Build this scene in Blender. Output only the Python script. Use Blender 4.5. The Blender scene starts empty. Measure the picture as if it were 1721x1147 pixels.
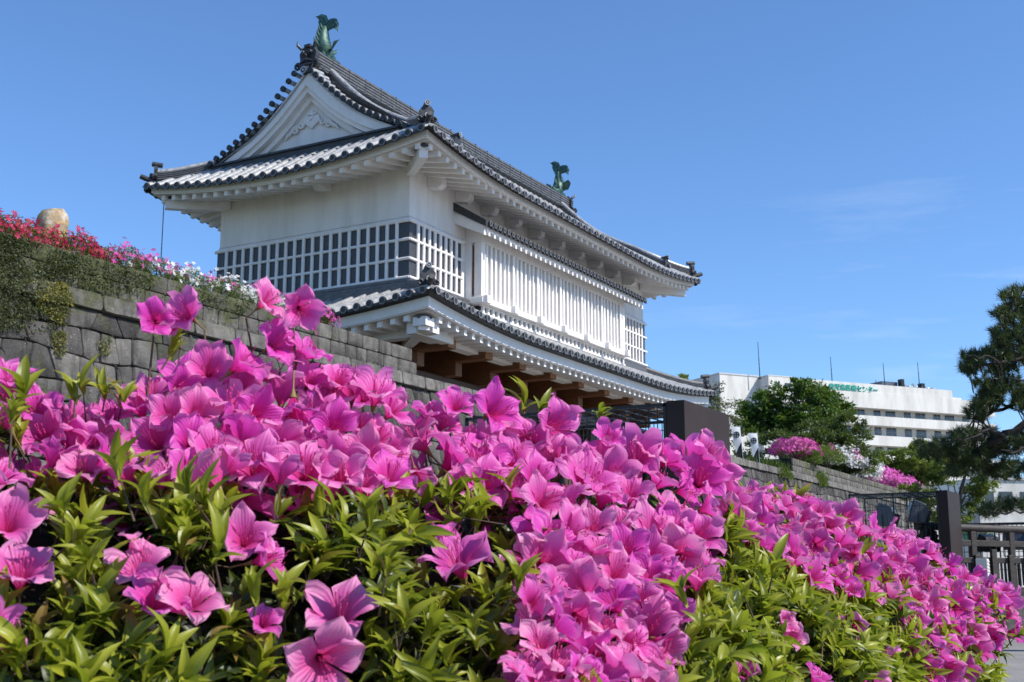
import bpy, math, random
import numpy as np
from mathutils import Vector, Matrix

random.seed(7)
rng = np.random.default_rng(11)
PI = math.pi
sc = bpy.context.scene
COL = sc.collection

# ------------------------------------------------------------------ camera, sky, sun, exposure
CAM = np.array([-30.07, -20.60, 1.20])
FPX = 2061.42                      # focal length in pixels of the 1721 px wide photograph
FW = np.array([0.854775, 0.482505, 0.191176])
RT = np.array([0.491572, -0.870837, 0.0])
UP = np.array([-0.166483, -0.093977, 0.981556])
cam = bpy.data.cameras.new("camera")
cam_o = bpy.data.objects.new("camera", cam)
COL.objects.link(cam_o)
cam.sensor_width = 36.0
cam.lens = FPX / 1721.0 * 36.0
cam.clip_start = 0.05
cam.clip_end = 6000
cam_o.matrix_world = Matrix(((RT[0], UP[0], -FW[0], CAM[0]), (RT[1], UP[1], -FW[1], CAM[1]),
                             (RT[2], UP[2], -FW[2], CAM[2]), (0, 0, 0, 1)))
cam.dof.use_dof = True
cam.dof.focus_distance = 4.2
cam.dof.aperture_fstop = 17
sc.camera = cam_o

SUN_AZ = math.radians(8)          # from the gate's front normal (-y) towards +x
SUN_EL = math.radians(44.5)
SD = Vector((math.sin(SUN_AZ) * math.cos(SUN_EL), -math.cos(SUN_AZ) * math.cos(SUN_EL), math.sin(SUN_EL)))
sun = bpy.data.lights.new("sun", "SUN")
sun.energy = 4.2
sun.angle = math.radians(0.53)
sun.color = (1.0, 0.955, 0.88)
sun_o = bpy.data.objects.new("sun", sun)
COL.objects.link(sun_o)
sun_o.rotation_euler = SD.to_track_quat('Z', 'Y').to_euler()

world = bpy.data.worlds.new("World")
sc.world = world
world.use_nodes = True
wn = world.node_tree.nodes
wl = world.node_tree.links
for n in list(wn):
    wn.remove(n)
w_out = wn.new("ShaderNodeOutputWorld")
w_bg = wn.new("ShaderNodeBackground")
w_sky = wn.new("ShaderNodeTexSky")
w_sky.sky_type = 'NISHITA'
w_sky.sun_disc = False
w_sky.sun_elevation = SUN_EL
w_sky.sun_rotation = math.atan2(SD.x, SD.y)
w_sky.altitude = 0
w_sky.air_density = 1.0
w_sky.dust_density = 0.0
w_sky.ozone_density = 10.0
w_bg.inputs['Strength'].default_value = 0.138
w_tc = wn.new("ShaderNodeTexCoord")
w_mp = wn.new("ShaderNodeMapping"); w_mp.inputs['Rotation'].default_value = (0, 0, math.radians(-29)); w_mp.inputs['Scale'].default_value = (2.2, 3.0, 22.0)
w_nz = wn.new("ShaderNodeTexNoise"); w_nz.inputs['Scale'].default_value = 1.6; w_nz.inputs['Detail'].default_value = 7; w_nz.inputs['Roughness'].default_value = 0.62
w_rp = wn.new("ShaderNodeValToRGB"); w_rp.color_ramp.elements[0].position = 0.54; w_rp.color_ramp.elements[1].position = 0.80
w_rp.color_ramp.elements[0].color = (0, 0, 0, 1); w_rp.color_ramp.elements[1].color = (0.20, 0.20, 0.20, 1)
w_sep = wn.new("ShaderNodeSeparateXYZ"); w_el = wn.new("ShaderNodeMapRange")
w_el.inputs[1].default_value = 0.36; w_el.inputs[2].default_value = 0.25; w_el.inputs[3].default_value = 0.0; w_el.inputs[4].default_value = 1.0
w_ml = wn.new("ShaderNodeMath"); w_ml.operation = 'MULTIPLY'
w_mx = wn.new("ShaderNodeMix"); w_mx.data_type = 'RGBA'; w_mx.inputs[7].default_value = (5.2, 5.6, 6.2, 1)
wl.new(w_tc.outputs['Generated'], w_mp.inputs[0]); wl.new(w_mp.outputs[0], w_nz.inputs['Vector']); wl.new(w_nz.outputs['Fac'], w_rp.inputs[0])
wl.new(w_tc.outputs['Generated'], w_sep.inputs[0]); wl.new(w_sep.outputs[2], w_el.inputs[0])
w_dt = wn.new("ShaderNodeVectorMath"); w_dt.operation = 'DOT_PRODUCT'; w_dt.inputs[1].default_value = (0.4916, -0.8708, 0.0)
w_az = wn.new("ShaderNodeMapRange"); w_az.inputs[1].default_value = 0.0; w_az.inputs[2].default_value = 0.28
w_m2 = wn.new("ShaderNodeMath"); w_m2.operation = 'MULTIPLY'
wl.new(w_tc.outputs['Generated'], w_dt.inputs[0]); wl.new(w_dt.outputs['Value'], w_az.inputs[0])
wl.new(w_rp.outputs[0], w_ml.inputs[0]); wl.new(w_el.outputs[0], w_ml.inputs[1])
wl.new(w_ml.outputs[0], w_m2.inputs[0]); wl.new(w_az.outputs[0], w_m2.inputs[1]); wl.new(w_m2.outputs[0], w_mx.inputs[0])
wl.new(w_sky.outputs[0], w_mx.inputs[6]); wl.new(w_mx.outputs[2], w_bg.inputs[0])
wl.new(w_bg.outputs[0], w_out.inputs[0])

sc.view_settings.view_transform = 'Standard'
sc.view_settings.look = 'None'
sc.view_settings.exposure = 0.5
sc.view_settings.gamma = 1.0
try:
    sc.cycles.max_bounces = 8
    sc.cycles.use_adaptive_sampling = True
    sc.cycles.adaptive_threshold = 0.02
    sc.cycles.use_denoising = True
except Exception:
    pass

# ------------------------------------------------------------------ measuring helpers (photo pixel -> ray in the place)
def ray(u, v):
    return FW + RT * ((u - 860.5) / FPX) + UP * ((573.5 - v) / FPX)
def at_d(u, v, d):
    return CAM + ray(u, v) * d
def at_x(u, v, x):
    r = ray(u, v); return CAM + r * ((x - CAM[0]) / r[0])
def at_y(u, v, y):
    r = ray(u, v); return CAM + r * ((y - CAM[1]) / r[1])
def at_z(u, v, z):
    r = ray(u, v); return CAM + r * ((z - CAM[2]) / r[2])

# ------------------------------------------------------------------ materials
def new_mat(name):
    m = bpy.data.materials.new(name)
    m.use_nodes = True
    nt = m.node_tree
    b = nt.nodes['Principled BSDF']
    return m, nt, b
def rgba(c):
    return (c[0], c[1], c[2], 1.0)
def node(nt, kind, **kw):
    n = nt.nodes.new(kind)
    for k, v in kw.items():
        setattr(n, k, v)
    return n
def noise(nt, scale, detail=6, rough=0.6, stretch=None):
    tc = node(nt, 'ShaderNodeTexCoord')
    n = node(nt, 'ShaderNodeTexNoise')
    n.inputs['Scale'].default_value = scale
    n.inputs['Detail'].default_value = detail
    n.inputs['Roughness'].default_value = rough
    if stretch:
        mp = node(nt, 'ShaderNodeMapping')
        mp.inputs['Scale'].default_value = stretch
        nt.links.new(tc.outputs['Object'], mp.inputs[0])
        nt.links.new(mp.outputs[0], n.inputs['Vector'])
    else:
        nt.links.new(tc.outputs['Object'], n.inputs['Vector'])
    return n
def ramp(nt, src, stops):
    r = node(nt, 'ShaderNodeValToRGB')
    e = r.color_ramp.elements
    e[0].position, e[0].color = stops[0][0], rgba(stops[0][1])
    e[1].position, e[1].color = stops[-1][0], rgba(stops[-1][1])
    for p, c in stops[1:-1]:
        k = e.new(p); k.color = rgba(c)
    nt.links.new(src, r.inputs[0])
    return r
def mixc(nt, fac, a, b, mode='MIX'):
    m = node(nt, 'ShaderNodeMix', data_type='RGBA', blend_type=mode)
    if isinstance(fac, (int, float)):
        m.inputs[0].default_value = fac
    else:
        nt.links.new(fac, m.inputs[0])
    for s, i in ((a, 6), (b, 7)):
        if isinstance(s, tuple):
            m.inputs[i].default_value = rgba(s)
        else:
            nt.links.new(s, m.inputs[i])
    return m.outputs[2]
def mat(name, c1, c2=None, scale=4, rough=0.6, bump=0.0, bscale=30, metal=0.0, spec=0.5, stretch=None, lo=0.35, hi=0.65):
    m, nt, b = new_mat(name)
    b.inputs['Roughness'].default_value = rough
    b.inputs['Metallic'].default_value = metal
    b.inputs['Specular IOR Level'].default_value = spec
    if c2 is None:
        b.inputs['Base Color'].default_value = rgba(c1)
    else:
        n = noise(nt, scale, 7, 0.62, stretch)
        r = ramp(nt, n.outputs['Fac'], [(lo, c1), (hi, c2)])
        nt.links.new(r.outputs[0], b.inputs['Base Color'])
    if bump:
        n2 = noise(nt, bscale, 6, 0.6)
        bp = node(nt, 'ShaderNodeBump')
        bp.inputs['Strength'].default_value = bump
        bp.inputs['Distance'].default_value = 0.02
        nt.links.new(n2.outputs['Fac'], bp.inputs['Height'])
        nt.links.new(bp.outputs[0], b.inputs['Normal'])
    return m

M = {}
M['plaster'] = mat('white_plaster', (0.62, 0.58, 0.54), (0.77, 0.73, 0.69), 1.6, 0.75, 0.08, 60, stretch=(1, 1, 0.18), lo=0.26, hi=0.56)
M['white_wood'] = mat('white_painted_timber', (0.74, 0.705, 0.67), (0.81, 0.775, 0.74), 3, 0.6, 0.05, 40)
M['lattice_dark'] = mat('dark_panel', (0.034, 0.034, 0.038), (0.062, 0.061, 0.065), 6, 0.45, 0.06, 30, stretch=(6, 6, 0.5))
M['tile'] = mat('smoked_silver_tile', (0.24, 0.24, 0.238), (0.48, 0.475, 0.465), 7, 0.34, 0.1, 50, metal=0.15, spec=0.6)
M['tile_dark'] = mat('dark_tile', (0.020, 0.020, 0.022), (0.045, 0.045, 0.048), 8, 0.5, 0.12, 50)
M['ridge_tile'] = mat('ridge_tile', (0.075, 0.075, 0.078), (0.135, 0.133, 0.133), 6, 0.5, 0.15, 40)
M['disc'] = mat('black_tile_disc', (0.012, 0.012, 0.014), (0.028, 0.028, 0.03), 8, 0.5, 0.1, 50)
M['tile_rim'] = mat('tile_disc_rim', (0.13, 0.125, 0.12), (0.24, 0.23, 0.215), 20, 0.5, 0.1, 60)
M['timber'] = mat('brown_timber', (0.125, 0.046, 0.016), (0.205, 0.080, 0.030), 5, 0.55, 0.15, 60, stretch=(8, 1.2, 8))
M['timber_end'] = mat('timber_end_grain', (0.24, 0.105, 0.045), (0.34, 0.16, 0.075), 9, 0.6, 0.1, 60)
M['timber_dark'] = mat('dark_timber', (0.045, 0.020, 0.010), (0.08, 0.036, 0.018), 5, 0.6, 0.1, 50)
M['bronze'] = mat('verdigris_bronze', (0.016, 0.050, 0.042), (0.070, 0.145, 0.115), 9, 0.48, 0.4, 25, metal=0.35)
M['cap_metal_shade'] = mat('cap_and_eave_shade', (0.03, 0.03, 0.032), (0.06, 0.06, 0.062), 20, 0.35, 0, metal=0.5)  # metal caps, and the dark strip that paints the eave shade
M['steel_brown'] = mat('brown_painted_steel', (0.028, 0.019, 0.017), (0.036, 0.025, 0.023), 2, 0.65, 0.03, 80, spec=0.2)
M['black_metal'] = mat('black_metal', (0.012, 0.012, 0.013), (0.02, 0.02, 0.022), 10, 0.4, 0, metal=0.3)
M['grey_housing'] = mat('grey_lamp_housing', (0.06, 0.075, 0.10), (0.09, 0.105, 0.13), 6, 0.35, 0)
M['silver'] = mat('bare_metal', (0.5, 0.5, 0.5), (0.6, 0.6, 0.6), 10, 0.35, 0, metal=0.8)
M['concrete'] = mat('white_concrete', (0.46, 0.44, 0.39), (0.66, 0.64, 0.59), 0.5, 0.8, 0.05, 3, stretch=(1, 1, 0.22), lo=0.28, hi=0.55)
M['concrete_in'] = mat('recess_concrete', (0.52, 0.51, 0.48), (0.60, 0.59, 0.56), 0.5, 0.8)
M['glass'] = mat('dark_glass', (0.02, 0.023, 0.028), (0.04, 0.043, 0.05), 0.6, 0.12, 0, spec=0.8)
M['glass_frame'] = mat('window_frame_grey', (0.30, 0.30, 0.30), None)
M['sign_green'] = mat('sign_green', (0.05, 0.42, 0.33), (0.08, 0.48, 0.38), 1)
M['green_pane'] = mat('green_screen', (0.03, 0.20, 0.09), (0.05, 0.26, 0.12), 1, 0.4)
M['rail_wood'] = mat('weathered_rail', (0.026, 0.020, 0.016), (0.060, 0.048, 0.039), 6, 0.65, 0.2, 40, stretch=(1, 1, 4))
M['bark'] = mat('bark', (0.035, 0.028, 0.022), (0.085, 0.068, 0.054), 6, 0.85, 0.8, 12)
M['bark_pine'] = mat('pine_bark', (0.012, 0.009, 0.008), (0.035, 0.027, 0.022), 9, 0.9, 0.9, 14)
M['twig'] = mat('azalea_twig', (0.06, 0.038, 0.022), (0.11, 0.068, 0.04), 30, 0.8)
M['white_cloth'] = mat('white_cloth', (0.74, 0.745, 0.75), (0.80, 0.80, 0.80), 3, 0.8)
M['black_cloth'] = mat('black_cloth', (0.012, 0.012, 0.014), (0.018, 0.018, 0.02), 3, 0.8)
M['path'] = mat('pale_paving', (0.19, 0.18, 0.163), (0.26, 0.248, 0.226), 0.9, 0.85, 0.3, 40)
M['soil'] = mat('grassy_soil', (0.045, 0.055, 0.018), (0.09, 0.10, 0.035), 1.5, 0.95, 0.5, 20)
M['hedge_core'] = mat('hedge_shade', (0.010, 0.012, 0.005), (0.028, 0.026, 0.012), 25, 0.95, 1.0, 60)  # near-black, the shade within the hedge put into the colour
M['ac_white'] = mat('cream_enamel', (0.62, 0.60, 0.54), (0.68, 0.66, 0.60), 4, 0.5)

def leaf_mat(name, stops, trans=0.35, rough=0.42, midrib=False, spec=0.4):
    m, nt, b = new_mat(name)
    at = node(nt, 'ShaderNodeAttribute', attribute_name='tint')
    r = ramp(nt, at.outputs['Fac'], stops)
    col = r.outputs[0]
    n = noise(nt, 60 if midrib else 3, 3)
    dark = mixc(nt, 0.35, col, (0.55, 0.55, 0.5), 'MULTIPLY')
    col2 = mixc(nt, n.outputs['Fac'], col, dark)
    if midrib:
        uv = node(nt, 'ShaderNodeUVMap', uv_map='UVMap')
        sx = node(nt, 'ShaderNodeSeparateXYZ')
        nt.links.new(uv.outputs[0], sx.inputs[0])
        ab = node(nt, 'ShaderNodeMath', operation='ABSOLUTE')
        nt.links.new(sx.outputs[0], ab.inputs[0])
        rr = ramp(nt, ab.outputs[0], [(0.05, (1, 1, 1)), (0.14, (0, 0, 0))])
        lf = node(nt, 'ShaderNodeMath', operation='MULTIPLY')
        lf.inputs[1].default_value = 0.45
        nt.links.new(rr.outputs[0], lf.inputs[0])
        pale = mixc(nt, 0.5, col2, (0.35, 0.42, 0.12))
        col2 = mixc(nt, lf.outputs[0], col2, pale)
    nt.links.new(col2, b.inputs['Base Color'])
    b.inputs['Roughness'].default_value = rough
    b.inputs['Specular IOR Level'].default_value = spec
    tr = node(nt, 'ShaderNodeBsdfTranslucent')
    tc = mixc(nt, 0.5, col2, (0.30, 0.42, 0.03))
    nt.links.new(tc, tr.inputs[0])
    mx = node(nt, 'ShaderNodeMixShader')
    mx.inputs[0].default_value = trans
    nt.links.new(b.outputs[0], mx.inputs[1])
    nt.links.new(tr.outputs[0], mx.inputs[2])
    nt.links.new(mx.outputs[0], nt.nodes['Material Output'].inputs[0])
    return m
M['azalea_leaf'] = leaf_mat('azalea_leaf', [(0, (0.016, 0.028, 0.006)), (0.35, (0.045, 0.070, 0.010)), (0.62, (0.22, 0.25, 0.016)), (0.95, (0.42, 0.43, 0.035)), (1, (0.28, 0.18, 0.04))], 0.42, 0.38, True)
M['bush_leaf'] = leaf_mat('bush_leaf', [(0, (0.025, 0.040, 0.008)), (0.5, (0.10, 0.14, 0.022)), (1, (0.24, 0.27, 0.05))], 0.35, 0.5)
M['ivy_leaf'] = leaf_mat('creeper_leaf', [(0, (0.022, 0.030, 0.014)), (0.5, (0.075, 0.088, 0.032)), (0.8, (0.135, 0.135, 0.042)), (1, (0.27, 0.23, 0.04))], 0.2, 0.6)
M['tree_green'] = leaf_mat('fresh_green_leaf', [(0, (0.020, 0.055, 0.008)), (0.6, (0.050, 0.125, 0.016)), (1, (0.10, 0.19, 0.03))], 0.35, 0.5)
M['tree_olive'] = leaf_mat('olive_green_leaf', [(0, (0.024, 0.044, 0.010)), (0.6, (0.062, 0.098, 0.022)), (1, (0.11, 0.15, 0.04))], 0.3, 0.5)
M['tree_lime'] = leaf_mat('lime_green_leaf', [(0, (0.07, 0.10, 0.015)), (0.6, (0.16, 0.21, 0.035)), (1, (0.28, 0.31, 0.07))], 0.4, 0.5)
M['tree_grey'] = leaf_mat('sparse_grey_leaf', [(0, (0.05, 0.05, 0.03)), (0.6, (0.10, 0.10, 0.05)), (1, (0.17, 0.16, 0.09))], 0.3, 0.6)
M['needle'] = leaf_mat('pine_needle', [(0, (0.012, 0.030, 0.010)), (0.6, (0.035, 0.062, 0.020)), (1, (0.10, 0.10, 0.035))], 0.15, 0.45)
M['grass'] = leaf_mat('grass_blade', [(0, (0.04, 0.075, 0.015)), (1, (0.12, 0.17, 0.04))], 0.35, 0.6)

def petal_mat():
    m, nt, b = new_mat('azalea_petal')
    uv = node(nt, 'ShaderNodeUVMap', uv_map='UVMap')
    sx = node(nt, 'ShaderNodeSeparateXYZ')
    nt.links.new(uv.outputs[0], sx.inputs[0])
    ro = ramp(nt, sx.outputs[1], [(0.0, (0.58, 0.010, 0.14)), (0.30, (0.70, 0.03, 0.30)), (0.60, (0.74, 0.055, 0.45)), (1.0, (0.76, 0.125, 0.56))])
    rp = ramp(nt, sx.outputs[1], [(0.0, (0.72, 0.03, 0.18)), (0.30, (0.78, 0.08, 0.33)), (0.62, (0.83, 0.15, 0.47)), (1.0, (0.92, 0.44, 0.66))])
    at = node(nt, 'ShaderNodeAttribute', attribute_name='tint')
    oi = node(nt, 'ShaderNodeObjectInfo')
    c = mixc(nt, at.outputs['Fac'], ro.outputs[0], rp.outputs[0])
    # veins running along each petal
    wv = node(nt, 'ShaderNodeTexWave', wave_type='BANDS', bands_direction='X')
    wv.inputs['Scale'].default_value = 2.4
    wv.inputs['Distortion'].default_value = 1.2
    nt.links.new(uv.outputs[0], wv.inputs['Vector'])
    deep = mixc(nt, 0.15, c, (0.62, 0.25, 0.62), 'MULTIPLY')
    c2 = mixc(nt, wv.outputs['Fac'], c, deep)
    ae = node(nt, 'ShaderNodeMath', operation='ABSOLUTE'); nt.links.new(sx.outputs[0], ae.inputs[0])
    er = ramp(nt, ae.outputs[0], [(0.28, (0, 0, 0)), (0.50, (0.45, 0.45, 0.45))])
    vr = ramp(nt, sx.outputs[1], [(0.45, (0, 0, 0)), (0.85, (1, 1, 1))])
    em = node(nt, 'ShaderNodeMath', operation='MULTIPLY'); nt.links.new(er.outputs[0], em.inputs[0]); nt.links.new(vr.outputs[0], em.inputs[1])
    pn = noise(nt, 14, 3); pm = node(nt, 'ShaderNodeMath', operation='MULTIPLY'); nt.links.new(em.outputs[0], pm.inputs[0]); nt.links.new(pn.outputs['Fac'], pm.inputs[1])
    c2 = mixc(nt, pm.outputs[0], c2, (0.93, 0.62, 0.72))  # whitish sunlit rim painted along the petal edges
    # freckles inside the upper petal (flagged by the 'up' attribute)
    up = node(nt, 'ShaderNodeAttribute', attribute_name='up')
    vo = node(nt, 'ShaderNodeTexVoronoi', feature='F1')
    vo.inputs['Scale'].default_value = 7.0
    nt.links.new(uv.outputs[0], vo.inputs['Vector'])
    sp = ramp(nt, vo.outputs['Distance'], [(0.20, (1, 1, 1)), (0.30, (0, 0, 0))])
    band = ramp(nt, sx.outputs[1], [(0.18, (0, 0, 0)), (0.30, (1, 1, 1)), (0.55, (1, 1, 1)), (0.72, (0, 0, 0))])
    m1 = node(nt, 'ShaderNodeMath', operation='MULTIPLY')
    nt.links.new(sp.outputs[0], m1.inputs[0]); nt.links.new(band.outputs[0], m1.inputs[1])
    m2 = node(nt, 'ShaderNodeMath', operation='MULTIPLY')
    nt.links.new(m1.outputs[0], m2.inputs[0]); nt.links.new(up.outputs['Fac'], m2.inputs[1])
    c3 = mixc(nt, m2.outputs[0], c2, (0.42, 0.006, 0.14))
    nt.links.new(c3, b.inputs['Base Color'])
    b.inputs['Roughness'].default_value = 0.48
    b.inputs['Specular IOR Level'].default_value = 0.35
    bp = node(nt, 'ShaderNodeBump')
    bp.inputs['Strength'].default_value = 0.25
    bp.inputs['Distance'].default_value = 0.002
    nt.links.new(wv.outputs['Fac'], bp.inputs['Height'])
    nt.links.new(bp.outputs[0], b.inputs['Normal'])
    tr = node(nt, 'ShaderNodeBsdfTranslucent')
    nt.links.new(c3, tr.inputs[0])
    mx = node(nt, 'ShaderNodeMixShader')
    mx.inputs[0].default_value = 0.44
    nt.links.new(b.outputs[0], mx.inputs[1]); nt.links.new(tr.outputs[0], mx.inputs[2])
    nt.links.new(mx.outputs[0], nt.nodes['Material Output'].inputs[0])
    return m
M['petal'] = petal_mat()
M['stamen'] = mat('stamen_pink', (0.62, 0.04, 0.22), (0.70, 0.08, 0.28), 50, 0.5)
M['calyx'] = mat('green_calyx', (0.16, 0.17, 0.03), (0.24, 0.10, 0.05), 40, 0.6)
def bloom(name, c1, c2):
    m, nt, b = new_mat(name)
    at = node(nt, 'ShaderNodeAttribute', attribute_name='tint')
    r = ramp(nt, at.outputs['Fac'], [(0, c1), (1, c2)])
    nt.links.new(r.outputs[0], b.inputs['Base Color'])
    b.inputs['Roughness'].default_value = 0.6
    tr = node(nt, 'ShaderNodeBsdfTranslucent')
    nt.links.new(r.outputs[0], tr.inputs[0])
    mx = node(nt, 'ShaderNodeMixShader'); mx.inputs[0].default_value = 0.3
    nt.links.new(b.outputs[0], mx.inputs[1]); nt.links.new(tr.outputs[0], mx.inputs[2])
    nt.links.new(mx.outputs[0], nt.nodes['Material Output'].inputs[0])
    return m
M['bloom_red'] = bloom('red_bloom', (0.30, 0.004, 0.035), (0.54, 0.012, 0.09))
M['bloom_magenta'] = bloom('magenta_bloom', (0.42, 0.02, 0.20), (0.68, 0.12, 0.44))
M['bloom_white'] = bloom('white_bloom', (0.70, 0.68, 0.66), (0.82, 0.80, 0.80))
M['bloom_pink'] = bloom('pink_bloom', (0.58, 0.05, 0.36), (0.72, 0.16, 0.52))

def stone_mat(name, moss_x):
    m, nt, b = new_mat(name)
    at = node(nt, 'ShaderNodeAttribute', attribute_name='tint')
    base = ramp(nt, at.outputs['Fac'], [(0, (0.075, 0.071, 0.069)), (0.5, (0.150, 0.142, 0.134)), (1, (0.24, 0.23, 0.21))])
    n1 = noise(nt, 2.2, 8, 0.65)
    n1r = ramp(nt, n1.outputs['Fac'], [(0.30, (0.50, 0.48, 0.48)), (0.68, (1.15, 1.12, 1.06))])
    c = mixc(nt, 1.0, base.outputs[0], n1r.outputs[0], 'MULTIPLY')
    # dark run-off streaks
    ns = noise(nt, 2.0, 5, 0.6, (2.6, 2.6, 0.35))
    nsr = ramp(nt, ns.outputs['Fac'], [(0.50, (0, 0, 0)), (0.66, (0.75, 0.75, 0.75))])
    c = mixc(nt, nsr.outputs[0], c, mixc(nt, 1.0, c, (0.42, 0.40, 0.40), 'MULTIPLY'))
    # pale lichen freckles
    n2 = noise(nt, 19, 4, 0.75)
    n2r = ramp(nt, n2.outputs['Fac'], [(0.60, (0, 0, 0)), (0.66, (0.9, 0.9, 0.9))])
    n2b = noise(nt, 1.1, 3)
    n2br = ramp(nt, n2b.outputs['Fac'], [(0.42, (0, 0, 0)), (0.62, (1, 1, 1))])
    lf = node(nt, 'ShaderNodeMath', operation='MULTIPLY')
    nt.links.new(n2r.outputs[0], lf.inputs[0]); nt.links.new(n2br.outputs[0], lf.inputs[1])
    c = mixc(nt, lf.outputs[0], c, (0.42, 0.41, 0.37))
    # moss, heavier towards the far left end and near the top of the wall
    tc = node(nt, 'ShaderNodeTexCoord')
    sx = node(nt, 'ShaderNodeSeparateXYZ')
    nt.links.new(tc.outputs['Object'], sx.inputs[0])
    n3 = noise(nt, 1.0, 8, 0.72)
    mr = node(nt, 'ShaderNodeMapRange')
    mr.inputs[1].default_value = moss_x[0]; mr.inputs[2].default_value = moss_x[1]
    mr.inputs[3].default_value = moss_x[2]; mr.inputs[4].default_value = moss_x[3]
    nt.links.new(sx.outputs[0], mr.inputs[0])
    mz = node(nt, 'ShaderNodeMapRange')
    mz.inputs[1].default_value = 5.4; mz.inputs[2].default_value = 7.2
    mz.inputs[3].default_value = -0.12; mz.inputs[4].default_value = 0.10
    nt.links.new(sx.outputs[2], mz.inputs[0])
    a1 = node(nt, 'ShaderNodeMath', operation='ADD')
    nt.links.new(n3.outputs['Fac'], a1.inputs[0]); nt.links.new(mr.outputs[0], a1.inputs[1])
    a2 = node(nt, 'ShaderNodeMath', operation='ADD')
    nt.links.new(a1.outputs[0], a2.inputs[0]); nt.links.new(mz.outputs[0], a2.inputs[1])
    mr3 = ramp(nt, a2.outputs[0], [(0.58, (0, 0, 0)), (0.70, (0.85, 0.85, 0.85))])
    n4 = noise(nt, 9, 4)
    mossc = ramp(nt, n4.outputs['Fac'], [(0.35, (0.050, 0.060, 0.022)), (0.65, (0.115, 0.120, 0.040))])
    c = mixc(nt, mr3.outputs[0], c, mossc.outputs[0])
    nt.links.new(c, b.inputs['Base Color'])
    b.inputs['Roughness'].default_value = 0.9
    b.inputs['Specular IOR Level'].default_value = 0.25
    nb = noise(nt, 14, 10, 0.75)
    bp = node(nt, 'ShaderNodeBump')
    bp.inputs['Strength'].default_value = 1.0; bp.inputs['Distance'].default_value = 0.06
    nt.links.new(nb.outputs['Fac'], bp.inputs['Height'])
    nt.links.new(bp.outputs[0], b.inputs['Normal'])
    return m
M['stone_l'] = stone_mat('mossy_wall_stone', (-15.5, -6.0, 0.15, -0.04))
M['stone_r'] = stone_mat('weathered_wall_stone', (20.0, 60.0, 0.04, 0.0))
M['joint'] = mat('dark_joint', (0.012, 0.012, 0.010), (0.03, 0.028, 0.02), 6, 0.95)
M['boulder'] = mat('ochre_lichen_stone', (0.20, 0.17, 0.13), (0.44, 0.27, 0.10), 7.5, 0.9, 1.0, 12)
def _lichen():
    nt = M['boulder'].node_tree; b = nt.nodes['Principled BSDF']
    src = b.inputs['Base Color'].links[0].from_socket
    n = noise(nt, 4.2, 8, 0.7); r = ramp(nt, n.outputs['Fac'], [(0.50, (0, 0, 0)), (0.60, (1, 1, 1))])
    c = mixc(nt, r.outputs[0], src, (0.46, 0.41, 0.33))
    n2 = noise(nt, 16, 5, 0.7); r2 = ramp(nt, n2.outputs['Fac'], [(0.60, (0, 0, 0)), (0.68, (0.8, 0.8, 0.8))])
    nt.links.new(mixc(nt, r2.outputs[0], c, (0.09, 0.075, 0.055)), b.inputs['Base Color'])
_lichen()

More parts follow.
